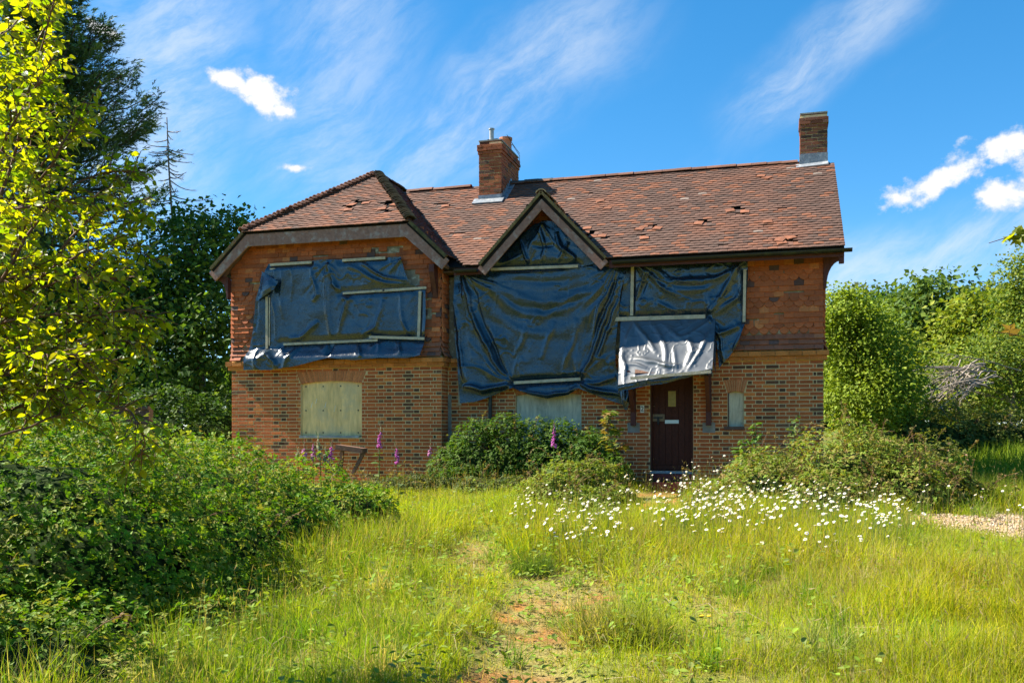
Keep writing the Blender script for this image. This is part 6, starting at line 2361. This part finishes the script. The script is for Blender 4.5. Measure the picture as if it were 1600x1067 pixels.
def daisy_mesh(seed):
    r_ = np.random.default_rng(seed)
    parts_, mi = [], []
    npet = 13
    for i in range(npet):
        a = i * 2 * np.pi / npet + r_.normal(0, .06)
        ca, sa = math.cos(a), math.sin(a)
        dz = r_.normal(-.002, .003)
        P = [(.006, -.0032, 0), (.017, -.0052, .001), (.027, -.0030, dz), (.027, .0030, dz), (.017, .0052, .001), (.006, .0032, 0)]
        V = np.array([(p * ca - q * sa, p * sa + q * ca, z) for p, q, z in P])
        parts_.append((V, np.array([[0, 1, 4, 5], [1, 2, 3, 4]])))
        mi += [0, 0]
    dome = lathe([(.0105, -.001), (.0095, .0035), (.005, .006), (.0005, .0056)], (0, 0, 0), 8)
    parts_.append(dome)
    mi += [1] * len(dome[1])
    V, F, _ = join(parts_)
    return V, F[0], mi


heads = [daisy_mesh(s_) for s_ in range(4)]


def stalk_of(dx, dy, h):
    t = np.linspace(0, 1, 5)
    return tube(np.stack([dx * t ** 2, dy * t ** 2, h * t], 1), .0022, 4)


def daisy(x, y, h, label, group, scale=1.0, k=0, lean=None):
    g = float(ground_z(x, y))
    tilt = rg.normal(0, .38, 2)
    dx, dy = rg.normal(0, .05, 2)
    V0, F0, mi = heads[k % 4]
    n_ = nrm(np.array([tilt[0] - .30, tilt[1] - .35, 1.0]))
    fr = frames(n_[None], rand_dirs(1, rg))[0]
    V1 = V0 * scale @ fr.T + np.array([dx, dy, h])
    st = stalk_of(dx, dy, h)
    lf = []
    V, F, _ = join([(V1, F0), st])
    me = raw_mesh('daisy', V, F, [M['petal'], M['disc'], M['stalk']], mi=mi + [2] * len(st[1]))
    o = link('daisy', me, None, label=label, category='flower', group=group)
    o.location = (x, y, g)
    return o


zones = [
    ('white daisy in the dense drift right of the path to the front door', 'daisies in the drift right of the door path', 175, [(1150, 790, 75, 26), (1090, 770, 50, 26), (1230, 775, 70, 30), (1320, 790, 60, 30), (1170, 745, 60, 18), (1390, 800, 40, 28)], (11.6, 13.6)),
    ('white daisy in the loose drift left of the path to the front door', 'daisies in the drift left of the door path', 75, [(880, 800, 55, 26), (950, 790, 55, 26), (1000, 760, 25, 18), (830, 790, 30, 22), (930, 830, 60, 18), (1030, 790, 14, 18)], (11.6, 13.8)),
    ('white daisy standing alone in the open grass right of the middle', 'scattered daisies in the open grass', 22, [(1120, 870, 60, 14), (1300, 850, 120, 20), (1180, 850, 60, 16)], (9.5, 11.5)),
    ('white daisy at the right edge near the bare gravel patch', 'daisies near the gravel patch', 14, [(1540, 790, 40, 20), (1580, 760, 20, 14), (1510, 760, 30, 14), (1590, 810, 12, 12)], (12.6, 14)),
]
mass, mass_mi = [], []
zones += [(None, None, 330, zones[0][3] + [(1120, 800, 70, 22), (1040, 800, 30, 20)], zones[0][4]), (None, None, 110, zones[1][3], zones[1][4])]
cnt = 0
for label, group, num, blobs, (za, zb) in zones:
    wts = np.array([b_[2] * b_[3] for b_ in blobs], float)
    made = 0
    while made < num:
        bx, byy, bw, bh = blobs[rg.choice(len(blobs), p=wts / wts.sum())]
        px_, py_ = bx + rg.normal(0, bw * .6), byy - 8 + rg.normal(0, bh * .7)
        # the head's height above the ground decides how far away it stands
        for Zc in np.linspace(9, 15, 60):
            q = W(px_, py_, Zc)
            g = float(ground_z(q[0], q[1]))
            if q[2] - g < 0.30 + 0.16 * ((made * 7) % 10) / 10:
                break
        hgt = q[2] - g
        if hgt < 0.12 or hgt > .72 or in_bush(q[0], q[1]) or q[1] > -1.0:
            made += 0.02
            continue
        sc_ = rg.uniform(.5, .86)
        if label is None:
            n_ = nrm(np.array([rg.normal(-.35, .35), rg.normal(-.4, .35), 1.0]))
            fr = frames(n_[None], rand_dirs(1, rg))[0]
            V0, F0, mi = heads[cnt % 4]
            dx, dy = rg.normal(0, .05, 2)
            stv, stf = stalk_of(dx, dy, hgt)
            V_, F_, _ = join([(V0 * sc_ @ fr.T + [dx, dy, hgt], F0), (stv, stf)])
            mass.append((V_ + [q[0], q[1], g], F_))
            mass_mi.extend(list(mi) + [2] * len(stf))
        else:
            daisy(q[0], q[1], hgt, label, group, sc_, cnt)
        cnt += 1
        made += 1
V, F, _ = join(mass)
obj('daisies', V, F[0], [M['petal'], M['disc'], M['stalk']], None, mi=mass_mi, kind='stuff')

# ------------------------------------------------------------------ foxgloves and other single plants


def foxglove(px_, tip_py, Zc, spike_px, cols, label, lean=0.0, budfrac=.45):
    tip = W(px_, tip_py, Zc)
    g = float(ground_z(tip[0], tip[1]))
    H = tip[2] - g
    root = thing('foxglove', (tip[0] - lean, tip[1], g), label, 'flower', 'foxgloves by the left wing')
    t = np.linspace(0, 1, 10)
    nod = 0.035 * np.clip(t - .9, 0, 1) * 10
    pts = np.stack([tip[0] - lean + lean * t ** 2 - nod, tip[1] + 0 * t, g + H * (t - .015 * (t > .95))], 1)
    obj('stem', *tube(pts, np.linspace(.009, .003, 10), 6), M['stalk'], root, smooth=True)
    sl_ = spike_px / FPX * Zc
    m = int(sl_ / .011)
    bv, bf = lathe([(.006, 0), (.010, .012), (.012, .03), (.016, .045), (.014, .046)], (0, 0, 0), 7)
    Ms, Ps, Cs = [], [], []
    for i in range(m):
        f = i / m                           # 0 lowest
        zz = H - sl_ * (1 - f)
        a = rg.normal(-math.pi / 2, 1.2)
        d = np.array([math.cos(a), math.sin(a), -.55 + .25 * f])
        s_ = (1.0 - .72 * f) if f < 1 - budfrac else (.42 - .25 * (f - 1 + budfrac) / budfrac)
        s_ = max(s_, .16) * 1.08
        z_ = nrm(d)
        x_ = nrm(np.cross(z_, [0, 0, 1.0]))
        Mx = np.stack([x_, np.cross(z_, x_), z_], 1) * s_
        tt = zz / H
        Ps.append(np.array([tip[0] - lean + lean * tt ** 2, tip[1], g + zz]))
        Ms.append(Mx)
        Cs.append(cols[0] if f < 1 - budfrac else cols[1])
    V, F, C = batch(bv, bf, np.array(Ms), np.array(Ps), np.array(Cs) * rg.uniform(.8, 1.15, (m, 1)))
    obj('flower_spike', V, F, M['bell'], root, col=C, smooth=True)
    k_ = 12
    a = rg.uniform(0, 2 * np.pi, k_)
    hz_ = rg.random(k_) ** 1.3 * (H - sl_) * .9
    P = np.stack([tip[0] - lean + 0 * a, tip[1] + 0 * a, g + hz_], 1)
    dd = np.stack([np.cos(a), np.sin(a), 0.25 + 0 * a], 1)
    Mx, pos, cc = leaves(P, np.array([[0, 0, 1.0]]) + 0 * P, dd, (.20 - .12 * hz_ / H) * rg.uniform(.7, 1.1, k_), None, pal(k_, rg, [(0.10, 0.16, 0.04), (0.13, 0.18, 0.05)], .15), rg, .2, .15)
    me = raw_mesh('leaf', OV_V, OV_F, M['leaf_obj'])
    for i in range(k_):
        place_single('leaf', me, Mx[i], pos[i] - np.array(root.location), cc[i], root)
    return root


MAG, PNK, BUD, CRM = (0.55, 0.16, 0.46), (0.55, 0.27, 0.42), (0.34, 0.27, 0.17), (0.45, 0.48, 0.26)
foxglove(595, 651, 14.6, 46, (MAG, BUD), 'tallest purple foxglove, in front of the left wing right of the boarded window', .03, .5)
foxglove(619, 686, 14.6, 36, (MAG, BUD), 'shorter purple foxglove just right of the tallest one', -.04, .4)
foxglove(866, 657, 13.9, 40, (MAG, PNK), 'lone purple foxglove before the dark shrubs under the middle window', .01, .4)
foxglove(476, 684, 12.5, 32, (PNK, BUD), 'pink foxglove with faded top under the left window, third of the row from the left', .02, .5)
foxglove(490, 692, 12.5, 24, (PNK, PNK), 'small pink foxglove between the faded pink and the cream ones', 0, .2)
foxglove(497, 671, 12.5, 44, (CRM, CRM), 'cream foxglove in bud, tallest under the boarded left window', -.05, .3)
foxglove(509, 695, 12.5, 24, (CRM, CRM), 'small greenish foxglove in bud next to the tall cream one', 0, .4)
foxglove(519, 685, 12.5, 30, (MAG, BUD), 'purple foxglove under the right corner of the boarded left window', .03, .4)
foxglove(466, 697, 12.5, 20, (CRM, CRM), 'greenish foxglove bud at the left end of the row under the window', 0, .4)
foxglove(673, 682, 16.4, 28, (PNK, BUD), 'faded pink foxglove against the right end of the left wing', .02, .6)


def herb(name, px_, top_py, Zc, nl, size, cols, label, proto, spread=.12, category='plant', group=None, bare=.15, matn='leaf'):
    """an upright leafy plant: stem and leaves, the leaves as single pieces"""
    tip = W(px_, top_py, Zc)
    g = float(ground_z(tip[0], tip[1]))
    H = tip[2] - g
    root = thing(name, (tip[0], tip[1], g), label, category, group)
    t = np.linspace(0, 1, 7)
    pts = np.stack([tip[0] + .03 * np.sin(t * 4 + px_), tip[1] + .02 * np.cos(t * 3), g + H * t], 1)
    obj('stem', *tube(pts, np.linspace(.009, .003, 7), 5), M['stalk'], root)
    hz_ = bare + (1 - bare) * rg.random(nl)
    a = rg.uniform(0, 2 * np.pi, nl)
    r_ = spread * (1.1 - .75 * hz_) * rg.random(nl)
    P = np.stack([np.interp(hz_, t, pts[:, 0]) + r_ * np.cos(a), np.interp(hz_, t, pts[:, 1]) + r_ * np.sin(a), g + H * hz_], 1)
    dd = np.stack([np.cos(a), np.sin(a), rg.uniform(-.5, .4, nl)], 1)
    Mx, pos, cc = leaves(P, np.array([[0, 0, 1.0]]) + 0 * P, dd, size * rg.uniform(.6, 1.2, nl), None, pal(nl, rg, cols, .15), rg, .35, .2)
    me = raw_mesh('leaf', proto[0], proto[1], M[matn + '_obj'])
    for i in range(nl):
        place_single('leaf', me, Mx[i], pos[i] - np.array(root.location), cc[i], root)
    return root


GRN = [(0.08, 0.16, 0.03), (0.11, 0.18, 0.035)]
YEL = [(0.16, 0.19, 0.03), (0.22, 0.20, 0.04), (0.26, 0.16, 0.05)]
herb('sapling', 955, 641, 15.0, 70, .15, YEL + GRN, 'young maple sapling with yellowish leaves left of the door', (MA_V, MA_F), .28, 'sapling', None, .5)
herb('nettle', 1181, 660, 14.6, 100, .13, GRN, 'bright green nettle stem below the small window', (OV_V, OV_F), .10, 'plant', None, .2)
herb('nettle', 1160, 682, 14.5, 90, .13, GRN, 'shorter green nettle left of the tall one below the small window', (OV_V, OV_F), .16, 'plant', None, .2)
herb('climber', 1241, 650, 15.0, 130, .11, [(0.11, 0.17, 0.05), (0.15, 0.19, 0.06)], 'pale green leafy plant against the wall near the right corner', (OV_V, OV_F), .16, 'plant', None, .25)
for i, (px_, py_, Zc, lab) in enumerate(((1485, 690, 13.2, 'tall docks with brownish seed stalks right of the bramble mound'), (1505, 706, 13.0, 'shorter dock stem at the right end of the bramble mound'),
                                        (1583, 735, 12.6, 'reddish dock stem among daisies at the right edge'))):
    herb('dock', px_, py_, Zc, 40, .06, [(0.17, 0.14, 0.05), (0.15, 0.16, 0.04), (0.22, 0.13, 0.08)], lab, (OV_V, OV_F), .05, 'weed', None, .3)
for px_, py_, Zc, n_, lab in ((432, 888, 7.6, 26, 'thin green weed with small pale flower heads before the dark thicket'), (590, 905, 8.0, 30, 'leafy upright weed in the grass right of the dark thicket'), (405, 760, 9.4, 0, ''),
                              (300, 690, 9.6, 30, 'leafy bramble shoot standing up from the top of the thicket')):
    if n_:
        herb('weed', px_, py_, Zc, n_, .055, [(0.13, 0.17, 0.035), (0.16, 0.18, 0.05)], lab, (OV_V, OV_F), .06, 'weed', None, .25)


def grass_tuft(px_, py_, Zc, r, h, n, cols, label):
    q = W(px_, py_, Zc)
    g = float(ground_z(q[0], q[1]))
    a, rr = rg.uniform(0, 2 * np.pi, n), r * np.sqrt(rg.random(n))
    V, F, C = blades(q[0] + rr * np.cos(a), q[1] + rr * np.sin(a), h * rg.uniform(.5, 1.1, n), rg.uniform(.004, .008, n), pal(n, rg, cols, .2), .9, .6)
    o = obj('grass_tuft', V, F, M['grass'], None, col=C)
    o['label'], o['category'] = label, 'grass tuft'


grass_tuft(832, 925, 8.7, .20, .26, 900, [(0.07, 0.13, 0.02), (0.10, 0.16, 0.025)], 'dark green round tuft beside the trodden strip')
grass_tuft(935, 1030, 6.3, .22, .36, 700, [(0.24, 0.24, 0.05), (0.16, 0.21, 0.03), (0.38, 0.32, 0.15)], 'pale yellow-green grass tuft at the bottom middle of the photo')
grass_tuft(1000, 1050, 6.1, .20, .34, 600, [(0.17, 0.22, 0.025), (0.22, 0.24, 0.035)], 'bright green grass tuft at the bottom right of the pale one')
grass_tuft(1545, 735, 13.5, .5, .5, 1400, [(0.14, 0.19, 0.02), (0.17, 0.21, 0.03)], 'long bright grass at the right end of the bramble mound')

# two dandelion heads low in the grass
for px_, py_, lab in ((1097, 1030, 'yellow dandelion low in the grass near the bottom edge'), (1108, 1020, 'orange hawkbit just above the yellow dandelion')):
    q = W(px_, py_, 6.6)
    g = float(ground_z(q[0], q[1]))
    v1 = lathe([(.003, 0), (.016, .004), (.017, .008), (.010, .012), (.001, .012)], (0, 0, max(q[2] - g, .08)), 12)
    v2 = stalk_of(0, 0, max(q[2] - g, .08))
    V, F, _ = join([v1, v2])
    o = link('dandelion', raw_mesh('dandelion', V, F, [M['disc'], M['stalk']], mi=[0] * len(v1[1]) + [1] * len(v2[1])), None, label=lab, category='flower')
    o.location = (q[0], q[1], g)

# broken timber trestle lying under the left window
p0, p1, p2 = U(528, 698, -1.1), U(570, 704, -1.1), U(551, 740, -1.1)
root = thing('broken_trestle', (p0[0], -1.1, float(ground_z(p0[0], -1.1))), 'broken brown timber trestle slumped under the boarded left window', 'trestle')
obj('plank', *bar(p0, p1, .09, .22), M['oldwood'], root)
obj('leg', *bar(p1, p2, .06, .05, (1, 0, 0)), M['oldwood'], root)
obj('leg', *bar(p0 + [.05, .1, 0], p0 + [.0, .1, -.5], .06, .05, (1, 0, 0)), M['oldwood'], root)
